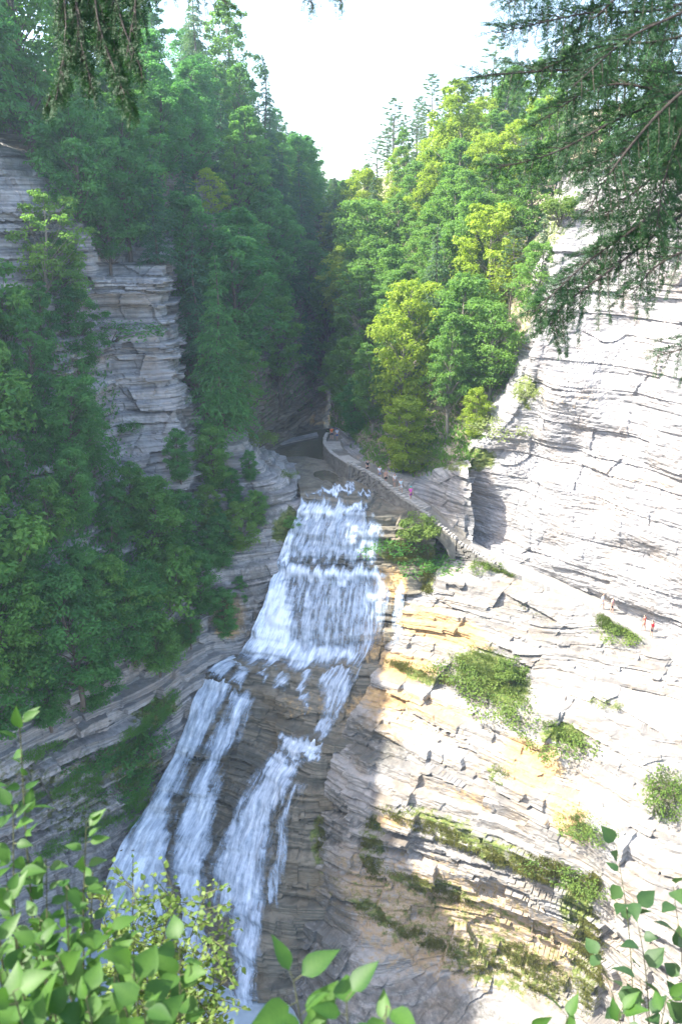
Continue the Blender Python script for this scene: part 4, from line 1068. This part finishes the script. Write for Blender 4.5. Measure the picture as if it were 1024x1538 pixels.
for k, px, py, H, m, lb in [
    ('broad5', 205, 800, 8, 'leaf_mid', 'leafy mid green tree under the lower edge of the rock pillar'), ('broad3', 275, 830, 7.5, 'leaf_dark', 'deep green tree in the hollow between pillar and shoulder'),
    ('broad5', 335, 850, 6.5, 'leaf_dark', 'dark low tree clinging to the wet shoulder beside the falls'), ('broad3', 268, 905, 7, 'leaf_mid', 'mid green tree above the grassy ledge of the shaded bank'),
    ('broad5', 225, 935, 7, 'leaf_dark', 'dark bushy tree behind the grassy ledge of the shaded bank'), ('broad3', 165, 945, 8, 'leaf_mid', 'round mid green tree in the bank over the gorge cleft'),
    ('broad5', 75, 1085, 8, 'leaf_dark', 'dark bushy tree at the brink of the lower shaded cliff'), ('broad3', 145, 1065, 7, 'leaf_dark', 'dark spreading tree at the brink beside the gorge cleft'),
    ('broad5', 310, 800, 6, 'leaf_light', 'light green sapling in front of the dark shoulder'),     ('broad5', 270, 720, 6, 'leaf_dark', 'dark shrubby tree against the foot of the rock pillar'), ('broad3', -10, 1110, 10, 'leaf_dark', 'dark tree at the picture edge over the lower shaded cliff')]:
    at(k, px, py, H, m, lb, ['cliff_shaded', 'rock_shoulder'])
# --- shrubs
for k, px, py, H, m, lb in [
    ('bush1', 690, 1010, 2.16, 'leaf_bush', 'rounded green shrub heading the clump on the orange ledge'), ('bush2', 735, 1040, 1.87, 'leaf_bush', 'low spreading shrub in the middle of the clump on the ledge'),
    ('bush3', 765, 1020, 2.6, 'leaf_bush', 'upright shrub at the cliff side of the clump on the ledge'), ('bush2', 775, 1065, 1.44, 'leaf_bush', 'yellowish shrub at the low tip of the clump on the ledge'),
    ('bush2', 845, 1108, 1.44, 'leaf_bush', 'low bright shrub alone on the pale slope beside the orange stain'), ('bush1', 922, 955, 1.58, 'leaf_bush', 'lone round shrub at the path edge between the two groups of walkers'),
    ('bush3', 628, 812, 3.6, 'leaf_bush', 'tall leafy shrub hanging beside the bridge'), ('bush1', 655, 850, 2.30, 'leaf_mid', 'dark green shrub in the gully under the bridge'),
    ('bush2', 600, 820, 1.44, 'leaf_mid', 'low green shrub at the brink next to the waterfall'), ('bush1', 730, 850, 1.15, 'leaf_bush', 'low grassy shrub below the end of the bridge'),
    ('bush1', 1010, 1190, 2.16, 'leaf_bush', 'yellow-green shrub on the pale slope at the picture edge'), 
    ('bush1', 640, 690, 1.58, 'leaf_pale', 'pale shrub on the earth bank above the long stairs'), ('bush2', 740, 640, 1.58, 'leaf_pale', 'straggly pale shrub on the earthy lip of the cliff corner'),
    ('bush1', 800, 590, 1.58, 'leaf_pale', 'pale shrub on the cliff ledge beside the wooded hillside'), ('bush3', 845, 330, 3.4, 'leaf_bush', 'light green shrub at the top corner of the sunlit cliff'),
    ('bush1', 880, 1322, 1.58, 'leaf_bush', 'yellow-green shrub hanging over the end of the mossy ledge'), ('bush2', 855, 1310, 1.30, 'leaf_bush', 'small bright shrub on the lip of the mossy ledge'),
    ('bush1', 497, 690, 1.44, 'leaf_mid', 'green shrub growing against the curved parapet by the stream'), ('bush2', 425, 712, 0.86, 'leaf_bush', 'bright shrub on the shoulder rim above the still stream'),
    ('bush1', 382, 665, 1.87, 'leaf_bush', 'yellow-green shrub between the big hemlock and the still stream'), ('bush3', 440, 790, 1.8, 'leaf_mid', 'mossy green shrub at the shoulder edge beside the crest'),
    ('bush1', 235, 985, 1.87, 'leaf_mid', 'leafy shrub on the grassy ledge above the gorge cleft'), ('bush2', 205, 1120, 2.16, 'leaf_dark', 'dark shrub in the cleft of the lower shaded cliff'),
    ('bush1', 190, 1180, 1.87, 'leaf_dark', 'dark shrub low in the cleft above the plunge pool'), ('bush2', 140, 1130, 1.44, 'leaf_dark', 'dark shrub clinging to the bare lower cliff'),
    ('bush2', 165, 500, 1.73, 'leaf_dark', 'dark shrub on a ledge of the rock pillar'), ('bush1', 195, 640, 1.30, 'leaf_dark', 'small dark shrub at the edge of the rock pillar'),
    ('bush2', 880, 1240, 1.08, 'leaf_bush', 'small tuft shrub on the pale rock near the orange stain'), ('bush1', 910, 1055, 0.79, 'leaf_pale', 'faint tuft of shrub on the pale slope below the path')]:
    r_ = at(k, px, py, H, m, lb, None)
    if r_ and H < 2.4: r_.scale = (r_.scale.x*random.uniform(.75, 1.25), r_.scale.y*random.uniform(.6, 1.), r_.scale.z*random.uniform(.65, .95))

# --- hanging moss and grass on the ledges: too many to count
def scatter_blades(name, sname, spots, n, L, W, mat, label, cat, hang=.6, seed=0, thr=.35):
    rng = np.random.default_rng(seed); G, D, N_ = SHEETS[sname]; px, py = to_px(D)
    m = blobs(px, py, spots)*(1.5*fbm(D[..., 0]*.8, D[..., 1]*.8, D[..., 2]*1.8, 3, 9)+.05)
    w = np.clip(m-thr, 0, None).ravel(); w /= w.sum()
    idx = rng.choice(w.size, n, p=w); p = D.reshape(-1, 3)[idx]+rng.normal(size=(n, 3))*.1; nn = N_.reshape(-1, 3)[idx]
    out = nn*[1, 1, 0]
    T = out*.5+rng.normal(size=(n, 3))*.35+np.array([0, 0, -hang if hang > 0 else 1.0])
    L_ = L*rng.uniform(.5, 1.4, n)
    T /= np.linalg.norm(T, axis=1, keepdims=True)
    C = p+nn*.12+T*(L_*.42)[:, None]
    tone = np.clip(vn(p[:, 0]*.9, p[:, 1]*.9, p[:, 2]*.9, 12)+rng.normal(size=n)*.12, 0, 1)
    o = link(name, leafmesh(name, C, out+rng.normal(size=(n, 3))*.5, L_, W*rng.uniform(.7, 1.3, n), tone, rng, .1, T), mat)
    return tag(o, label, cat, None, 'stuff')
scatter_blades('moss', 'rock_slope', [(650, 1245, 110, 18, 1, 22), (800, 1300, 110, 24, 1, 18), (560, 1275, 22, 70, .8), (640, 1410, 130, 16, .9, 24), (770, 1450, 150, 50, .7, 20), (885, 1440, 34, 100, .9),
                                    (650, 1335, 130, 18, .7, 20), (640, 1010, 80, 12, .9, 18), (560, 1370, 50, 20, .6, 30), (880, 1330, 26, 34, 1, 60), (640, 870, 18, 26, .9), (480, 1250, 14, 40, .7)],
               26000, .3, .07, M['moss'], 'hanging moss on the sunlit ledges below the waterfall', 'moss', .8, 1)
scatter_blades('grass', 'rock_slope', [(735, 1020, 90, 50, 1, 28), (850, 1105, 46, 18, 1, 25), (730, 846, 56, 9, 1, 28), (925, 945, 46, 18, .8, 20), (750, 1160, 30, 12, .8, 35), (870, 1235, 16, 26, .8, -30), (1000, 1200, 40, 60, .8), (800, 920, 40, 6, .6, 30)],
               14000, .34, .05, M['grass'], 'tufts of grass on the sunlit rock slope', 'grass', -1, 2)
scatter_blades('grass', 'cliff_shaded', [(255, 960, 62, 30, 1, -30), (235, 1060, 50, 20, .8, -35), (200, 1130, 30, 60, .7), (130, 1190, 40, 70, .6), (205, 1200, 26, 70, .9), (225, 1090, 50, 16, .9, -35), (60, 1130, 60, 14, .8, -20), (110, 1260, 120, 16, .8, -25), (60, 1200, 120, 12, .8, -22), (150, 1150, 90, 12, .8, -28)], 26000, .36, .06, M['leaf_mid'], 'grass on the shaded mossy ledge of the gorge wall', 'grass', -1, 3)
scatter_blades('moss', 'rock_ledge', [(600, 830, 34, 22, 1), (640, 850, 20, 40, .8), (482, 1255, 14, 50, .8), (440, 792, 12, 24, .7, 60)], 6000, .3, .07, M['moss'], 'wet moss curtain beside the top of the waterfall', 'moss', .9, 4)
scatter_blades('undergrowth', 'hillside', [(600, 640, 240, 90, 1), (680, 520, 200, 200, .8), (620, 350, 220, 140, .8)], 14000, .5, .2, M['leaf_light'], 'low undergrowth covering the sunny hillside between the trees', 'undergrowth', -.6, 5, .3)
scatter_blades('undergrowth', 'shaded_hillside', [(300, 400, 300, 300, 1), (420, 520, 120, 120, .9)], 16000, .55, .22, M['leaf_dark'], 'low undergrowth covering the shaded hillside between the trees', 'undergrowth', -.6, 6, .3)
scatter_blades('undergrowth', 'cliff_shaded', [(50, 750, 170, 330, 1), (180, 900, 90, 120, .9)], 16000, .45, .2, M['leaf_dark'], 'low undergrowth covering the shaded bank between the trees', 'undergrowth', -.6, 7, .3)
# print('TREES', len(ALLTREES))

# ------------------------------------------------------------------ the bank below the viewer and the plants on it
gx, gy = np.meshgrid(np.linspace(-9, 9, 70), np.concatenate([np.linspace(-12, 0, 20), np.linspace(.2, 16, 90)]))
gz = np.where(gy < .6, -1.75, -1.75-1.34*(gy-.6))+.25*(fbm(gx*.8, gy*.8, 0*gx, 3, 60)-.5)-.3
bank = np.stack([gx, gy, gz], -1)
tag(link('rim_ground', npmesh('rim_ground', bank.reshape(-1, 3), quads(*gx.shape), True), M['earth']), 'earthy rim where the viewer stands, falling into the gorge', 'ground', None, 'structure')

def bankz(x, y): return (-1.75 if y < .6 else -1.75-1.34*(y-.6))-.3

def blade(mbV, mbF, tn, base, T, Nn, L, W, tone, curl, rng, lobes=0):
    """one broad leaf: a folded, curled blade of 2 x 6 faces"""
    T = T.normalized(); B = T.cross(Nn).normalized(); Nn = B.cross(T).normalized()
    o = len(mbV); n = 7
    for i in range(n):
        u = i/(n-1); w = W*.54*(math.sin(math.pi*(u**.62)*.985+.015))**1.15*(1.0 if i < n-1 else .04)
        if lobes and i % 2: w *= 1+lobes
        c = base+T*(L*u)+Nn*(-curl*L*u*u)
        up = Nn*(w*.28)
        mbV += [c-B*w+up, c, c+B*w+up]; tn += [(max(0, tone-.06), u, 1), (min(1, tone+.25), u, 0), (min(1, tone+.04), u, 1)]
    for i in range(n-1):
        a = o+i*3
        mbF += [(a, a+1, a+4, a+3), (a+1, a+2, a+5, a+4)]

def leafy_plant(name, label, cat, stems, mat, leafL, nleaf, seed, ratio=.58, curl=.2, spread=.9, up=.55, start=.25, stem_r=.006, sides=2, lobes=0, sub=0):
    """stems: list of polylines (root .. tip)"""
    rng = random.Random(seed); root = Vector(stems[0][0]); r = empty(name, root); tag(r, label, cat)
    mb = MB(); V, Fc, tn = [], [], []
    def put(p, d, L, tone):
        side = Vector((rng.gauss(0, 1), rng.gauss(0, 1), rng.gauss(0, .5)))
        T = (d*.5+side.normalized()*spread+Vector((0, 0, -.1))).normalized()
        pet = p+T*L*.22
        mb.tube([p, pet], [stem_r*.35, stem_r*.25], 3)
        blade(V, Fc, tn, pet-root, T, Vector((rng.gauss(0, .45), rng.gauss(-.25, .45), up+.5)), L, L*ratio*rng.uniform(.85, 1.15), min(1, max(0, tone+rng.gauss(0, .16))), curl*rng.uniform(.3, 1.6), rng, lobes)
    for st_ in stems:
        A = crom(np.array([tuple(p) for p in st_]), 22); pts = [Vector(a) for a in A]
        mb.tube(pts, [stem_r*(1.15-i/22*.9) for i in range(22)], 5)
        tone = rng.uniform(.25, .75)
        for k in range(nleaf):
            u = start+(1-start)*(k+rng.random())/nleaf; i = min(int(u*21), 20)
            p = pts[i].lerp(pts[i+1], u*21-i); d = (pts[min(i+2, 21)]-pts[max(i-1, 0)]).normalized()
            if sub and rng.random() < .8:
                e = p+(d*.5+Vector((rng.gauss(0, 1), rng.gauss(0, 1), rng.gauss(.1, .5))).normalized()).normalized()*sub*rng.uniform(.4, 1)
                mb.tube([p, e], [stem_r*.5, stem_r*.25], 3)
                for q in range(5): put(p.lerp(e, .3+.7*q/4), (e-p).normalized(), leafL*rng.uniform(.55, 1.1), tone)
            else: put(p, d, leafL*rng.uniform(.6, 1.15), tone)
        put(pts[-1], (pts[-1]-pts[-4]).normalized(), leafL*.9, tone)
    mb.v = [(v[0]-root.x, v[1]-root.y, v[2]-root.z) for v in mb.v]
    mb.build('stem', M['stem'], r)
    q = np.array(Fc)
    link('leaves', npmesh('leaves', np.array([tuple(v) for v in V]), q, True, {'tone': np.array(tn)}), M[mat], r)
    return r

def stem_to(rx, ry, px, py, t, sag=.0, lift=.35):
    a = Vector((rx, ry, bankz(rx, ry)-.1)); b = P(px, py, t); m = a.lerp(b, .5)+Vector((0, 0, lift*(b-a).length*.5))
    return [a, a.lerp(m, .55), m.lerp(b, .35)+Vector((0, 0, sag)), b]

leafy_plant('understory_sapling', 'tall broad-leaved sapling filling the corner in front of the plunge pool', 'sapling',
    [stem_to(-1.0, 1.9, 30, 1085, 2.9), stem_to(-.95, 2.0, 130, 1235, 2.8), stem_to(-1.05, 1.8, 20, 1215, 2.7), stem_to(-.9, 1.9, 100, 1330, 2.6), stem_to(-.9, 1.8, 10, 1330, 2.5),
     stem_to(-.8, 1.9, 175, 1375, 2.7), stem_to(-.8, 1.8, 60, 1420, 2.4), stem_to(-1.1, 1.9, -20, 1180, 2.8), stem_to(-1.0, 1.9, 70, 1290, 2.9), stem_to(-.9, 1.9, 140, 1310, 3.0), stem_to(-1., 1.8, -10, 1400, 2.4), stem_to(-.9, 1.8, 60, 1380, 2.7), stem_to(-.9, 1.8, 110, 1430, 2.7), stem_to(-.95, 1.8, 30, 1450, 2.5), stem_to(-.8, 1.9, 150, 1460, 2.8)], 'leaf_near', .082, 30, 41, .52, .18)
leafy_plant('understory_sapling', 'low sapling with large pointed leaves at the bottom beside the bright small-leaved bush', 'sapling',
    [stem_to(-.55, 1.6, 200, 1440, 2.4), stem_to(-.6, 1.6, 130, 1500, 2.2), stem_to(-.5, 1.7, 270, 1420, 2.6), stem_to(-.6, 1.7, 60, 1520, 2.2), stem_to(-.5, 1.6, 215, 1510, 2.2), stem_to(-.6, 1.6, 90, 1440, 2.4), stem_to(-.7, 1.5, 20, 1490, 2.1), stem_to(-.5, 1.7, 160, 1400, 2.6)], 'leaf_near', .095, 24, 42, .62, .22)
leafy_plant('bush', 'small-leaved bright bush with yellowish tips in front of the plunge pool', 'bush',
    [stem_to(-1.5, 4.2, px, py, t) for px, py, t in [(200, 1320, 6.2), (260, 1335, 6.2), (310, 1340, 6.1), (330, 1390, 5.9), (345, 1460, 5.7), (300, 1440, 5.8), (250, 1400, 6.0), (320, 1520, 5.6), (230, 1470, 5.8), (150, 1340, 6.3), (280, 1500, 5.6), (170, 1420, 6.0)]],
    'leaf_small', .055, 48, 43, .62, .12, .9, .5, .45, .008, sub=.28)
leafy_plant('understory_sapling', 'short sprig of wide oval leaves at the bottom middle of the view', 'sapling',
    [stem_to(.02, 1.5, 440, 1470, 2.35), stem_to(.05, 1.5, 520, 1500, 2.3), stem_to(.1, 1.45, 580, 1510, 2.25)], 'leaf_near', .12, 6, 44, .5, .08, 1., .9, .7)
leafy_plant('understory_sapling', 'dark-leaved sapling leaning in at the sunny bottom corner', 'sapling',
    [stem_to(1.75, 3.2, 925, 1270, 4.4), stem_to(1.8, 3.1, 950, 1350, 4.2), stem_to(1.9, 3.0, 1010, 1330, 4.2), stem_to(1.7, 3.0, 900, 1440, 4.1), stem_to(1.75, 3.0, 960, 1470, 4.0), stem_to(1.9, 3.1, 1030, 1420, 4.0)], 'leaf_near_dark', .12, 7, 45, .66, .15, .9, .5, .5, .005, lobes=.08)
leafy_plant('understory_sapling', 'bright leafy undergrowth plant along the bottom edge under the mossy rocks', 'sapling',
    [stem_to(1.1, 2.6, 850, 1525, 3.6), stem_to(1.2, 2.6, 930, 1520, 3.5), stem_to(1.4, 2.7, 1000, 1500, 3.6), stem_to(1.1, 2.5, 790, 1545, 3.5)], 'leaf_near', .11, 8, 46, .5, .15, .9, .5, .5)

# ------------------------------------------------------------------ hemlock boughs hanging into the view
def bough(label, mains, seed, twigL=.5, step=.033, droop=.35, mat='needle_near', down=False):
    rng = np.random.default_rng(seed); rnd = random.Random(seed)
    root = Vector(mains[0][0]); r = empty('hemlock_bough', root); tag(r, label, 'branch')
    mb = MB(); Cs, Ts, Ns, Tn = [], [], [], []
    def needles(a, d, nrm, L, tone):
        m = int(L/.0042); k = np.arange(m); sd = np.where(k % 2, 1., -1.)
        d = np.array(d); nrm = np.array(nrm); b = np.cross(d, nrm); b /= np.linalg.norm(b)+1e-9
        t = d*.55+b*sd[:, None]*1.0+rng.normal(size=(m, 3))*.18
        c = np.array(a)+d*(L*(k+.5)/m)[:, None]+b*(sd*.006)[:, None]
        Cs.append(c); Ts.append(t); Ns.append(nrm+rng.normal(size=(m, 3))*.35); Tn.append(np.clip(tone+rng.normal(size=m)*.1, 0, 1))
    for mi, (pts, scale) in enumerate([(m[:-1], m[-1]) for m in mains]):
        A = crom(np.array([tuple(p) for p in pts]), 30); Lm = np.linalg.norm(np.diff(A, axis=0), axis=1).sum()
        mb.tube([Vector(a) for a in A], [.0095*scale*(1.1-i/30)+.0015 for i in range(30)], 6)
        n = int(Lm*.93/step)
        for k in range(n):
            u = .06+.94*(k+rng.random()*.5)/n; f = u*29; i = min(int(f), 28); p = A[i]+(A[i+1]-A[i])*(f-i)
            d = A[min(i+2, 29)]-A[max(i-1, 0)]; d /= np.linalg.norm(d)
            nrm = np.array([.25*rng.normal(), -1.+.3*rng.normal(), .45+.35*rng.normal()]); b = np.cross(d, nrm); b /= np.linalg.norm(b)
            if down: b = np.array([rng.normal(), rng.normal()*.5, -.2]); b /= np.linalg.norm(b)
            side = (1 if k % 2 else -1); tone = .5+.22*rng.normal()
            L = twigL*scale*rng.uniform(.4, 1.1)*(1.08-u)**.55
            t0 = d*.75+b*side*.8+np.array([0, 0, -droop*rng.uniform(.3, 1.3)]); t0 /= np.linalg.norm(t0)
            q = p.copy(); segs = 7; tp = [q.copy()]; dd = t0
            for sgi in range(segs):
                dd = dd+np.array([0, 0, -.09*droop*2])+rng.normal(size=3)*.04; dd /= np.linalg.norm(dd); q = q+dd*L/segs; tp.append(q.copy())
            mb.tube([Vector(a) for a in tp], [.0035*(1-.11*j) for j in range(segs+1)], 3)
            nl = max(3, int(L/.018))
            for j in range(nl):
                v = (j+.5)/nl; g = v*segs; a = min(int(g), segs-1); o = tp[a]+(tp[a+1]-tp[a])*(g-a); td = tp[a+1]-tp[a]; td /= np.linalg.norm(td)
                nn = np.array([.3*rng.normal(), -1.+.3*rng.normal(), .4+.4*rng.normal()]); bb = np.cross(td, nn); bb /= np.linalg.norm(bb)
                sd = 1 if j % 2 else -1; e = td*.8+bb*sd*.75+np.array([0, 0, -.25*droop]); e /= np.linalg.norm(e)
                needles(o, e, nn, rng.uniform(.5, 1.1)*.075*scale*(1.15-v), tone)
            needles(tp[-2], (tp[-1]-tp[-2])/np.linalg.norm(tp[-1]-tp[-2]), nn, .06, tone)
    C = np.concatenate(Cs)-np.array(root)
    mb.v = [(v[0]-root.x, v[1]-root.y, v[2]-root.z) for v in mb.v]
    mb.build('branch', M['twig'], r)
    n = len(C); L = .017*rng.uniform(.75, 1.25, n)
    link('needles', leafmesh('needles', C, np.concatenate(Ns), L, .0068, np.concatenate(Tn), rng, .0, np.concatenate(Ts)), M[mat], r)
    return r
def pp(*q): return [P(*a) for a in q]
T1 = 4.6
bough('dense hemlock bough across the top sunny corner', [pp((1130, -60, T1+.5), (1010, 10, T1+.3), (880, 20, T1), (745, 50, T1-.2))+[1.0], pp((1100, -120, T1+.3), (960, -60, T1), (850, -30, T1), (760, 5, T1-.2))+[1.0], pp((1120, 20, T1), (1000, 60, T1), (900, 70, T1), (800, 110, T1))+[.9], pp((1120, -30, T1-.3), (1020, 20, T1-.3), (940, 60, T1-.3), (860, 130, T1-.3))+[.9], pp((1060, -120, T1), (960, -40, T1), (900, 20, T1), (830, 70, T1))+[.9]], 51)
bough('long thin hemlock bough pointing at the ridge pines', [pp((1120, 130, T1+.4), (1020, 110, T1+.3), (900, 105, T1), (800, 108, T1), (705, 116, T1-.2))+[.85], pp((1120, 190, T1+.4), (1000, 140, T1), (900, 130, T1), (800, 190, T1))+[.9]], 52)
bough('middle hemlock bough drooping over the top of the sunlit cliff', [pp((1130, 120, T1+.5), (1020, 145, T1+.2), (930, 178, T1), (830, 230, T1), (735, 255, T1-.1))+[1.], pp((1120, 160, T1+.5), (1020, 190, T1+.2), (940, 225, T1), (860, 260, T1))+[.9], pp((1110, 80, T1-.3), (1010, 150, T1-.3), (930, 240, T1-.3), (880, 320, T1-.3))+[.9]], 53)
bough('low hemlock bough ending in a dense spray against the cliff', [pp((1130, 230, T1+.5), (1020, 290, T1+.2), (950, 345, T1), (880, 395, T1), (800, 470, T1-.1))+[1.], pp((1130, 260, T1+.3), (1020, 325, T1+.2), (930, 395, T1), (850, 455, T1), (825, 490, T1))+[1.], pp((1130, 180, T1+.3), (1030, 230, T1+.2), (950, 290, T1), (900, 330, T1))+[.9]], 54)
bough('hemlock bough hugging the picture edge before the cliff', [pp((1120, 330, T1), (1040, 370, T1), (985, 400, T1), (950, 440, T1))+[.9], pp((1110, 60, T1-.2), (1040, 160, T1-.2), (1000, 260, T1-.2), (985, 340, T1-.2))+[.9]], 55)
bough('small hemlock tip at the picture edge under the other boughs', [pp((1110, 480, T1-.3), (1060, 505, T1-.3), (1020, 525, T1-.3), (985, 535, T1-.3))+[.6]], 56)
T2 = 4.2
bough('dark hemlock curtain hanging from the top on the shaded side', [pp((60, -200, T2), (85, -80, T2), (100, 40, T2), (85, 150, T2))+[.75], pp((130, -220, T2), (140, -60, T2), (150, 40, T2), (190, 150, T2))+[.8], pp((90, -200, T2), (110, -60, T2), (120, 50, T2), (140, 135, T2))+[.8], pp((180, -220, T2), (170, -80, T2), (180, 20, T2), (215, 110, T2))+[.7], pp((110, -200, T2+.2), (120, -60, T2+.2), (110, 60, T2+.2), (70, 160, T2+.2))+[.7], pp((160, -220, T2+.2), (150, -40, T2+.2), (170, 60, T2+.2), (200, 165, T2+.2))+[.8], pp((190, -220, T2), (200, -100, T2), (205, -10, T2), (190, 90, T2))+[.8]], 57, .34, .013, .9, 'needle_near', True)
bough('thin dark hemlock spray along the top edge over the shaded ridge', [pp((150, -120, T2+.3), (210, -50, T2+.3), (275, -25, T2+.3), (350, 8, T2+.3))+[.6]], 58, .32, .028, .6)
bough('single hemlock tip hanging into the white sky', [pp((440, -160, T2), (460, -90, T2), (480, -40, T2), (515, 5, T2))+[.6], pp((420, -160, T2), (440, -90, T2), (455, -40, T2), (470, 15, T2))+[.5]], 59, .28, .026, .8)

# ------------------------------------------------------------------ hazy air
hz = NT('hazy_air'); pv = hz.n('VolumePrincipled'); pv.inputs['Color'].default_value = c4(.62, .8, 1.); pv.inputs['Density'].default_value = .00033; pv.inputs['Anisotropy'].default_value = .3
hz.t.links.new(pv.outputs[0], hz.out.inputs['Volume'])
hb = MB(); X0, X1, Y0, Y1, Z0, Z1 = -640, 640, -240, 940, -93.5, 75
hb.hexa([(X0, Y0, Z0), (X1, Y0, Z0), (X1, Y1, Z0), (X0, Y1, Z0)], [(X0, Y0, Z1), (X1, Y0, Z1), (X1, Y1, Z1), (X0, Y1, Z1)])
tag(hb.build('haze', hz.m), 'thin bright summer haze filling the gorge', 'haze', None, 'stuff')
SC.cycles.volume_bounces = 0
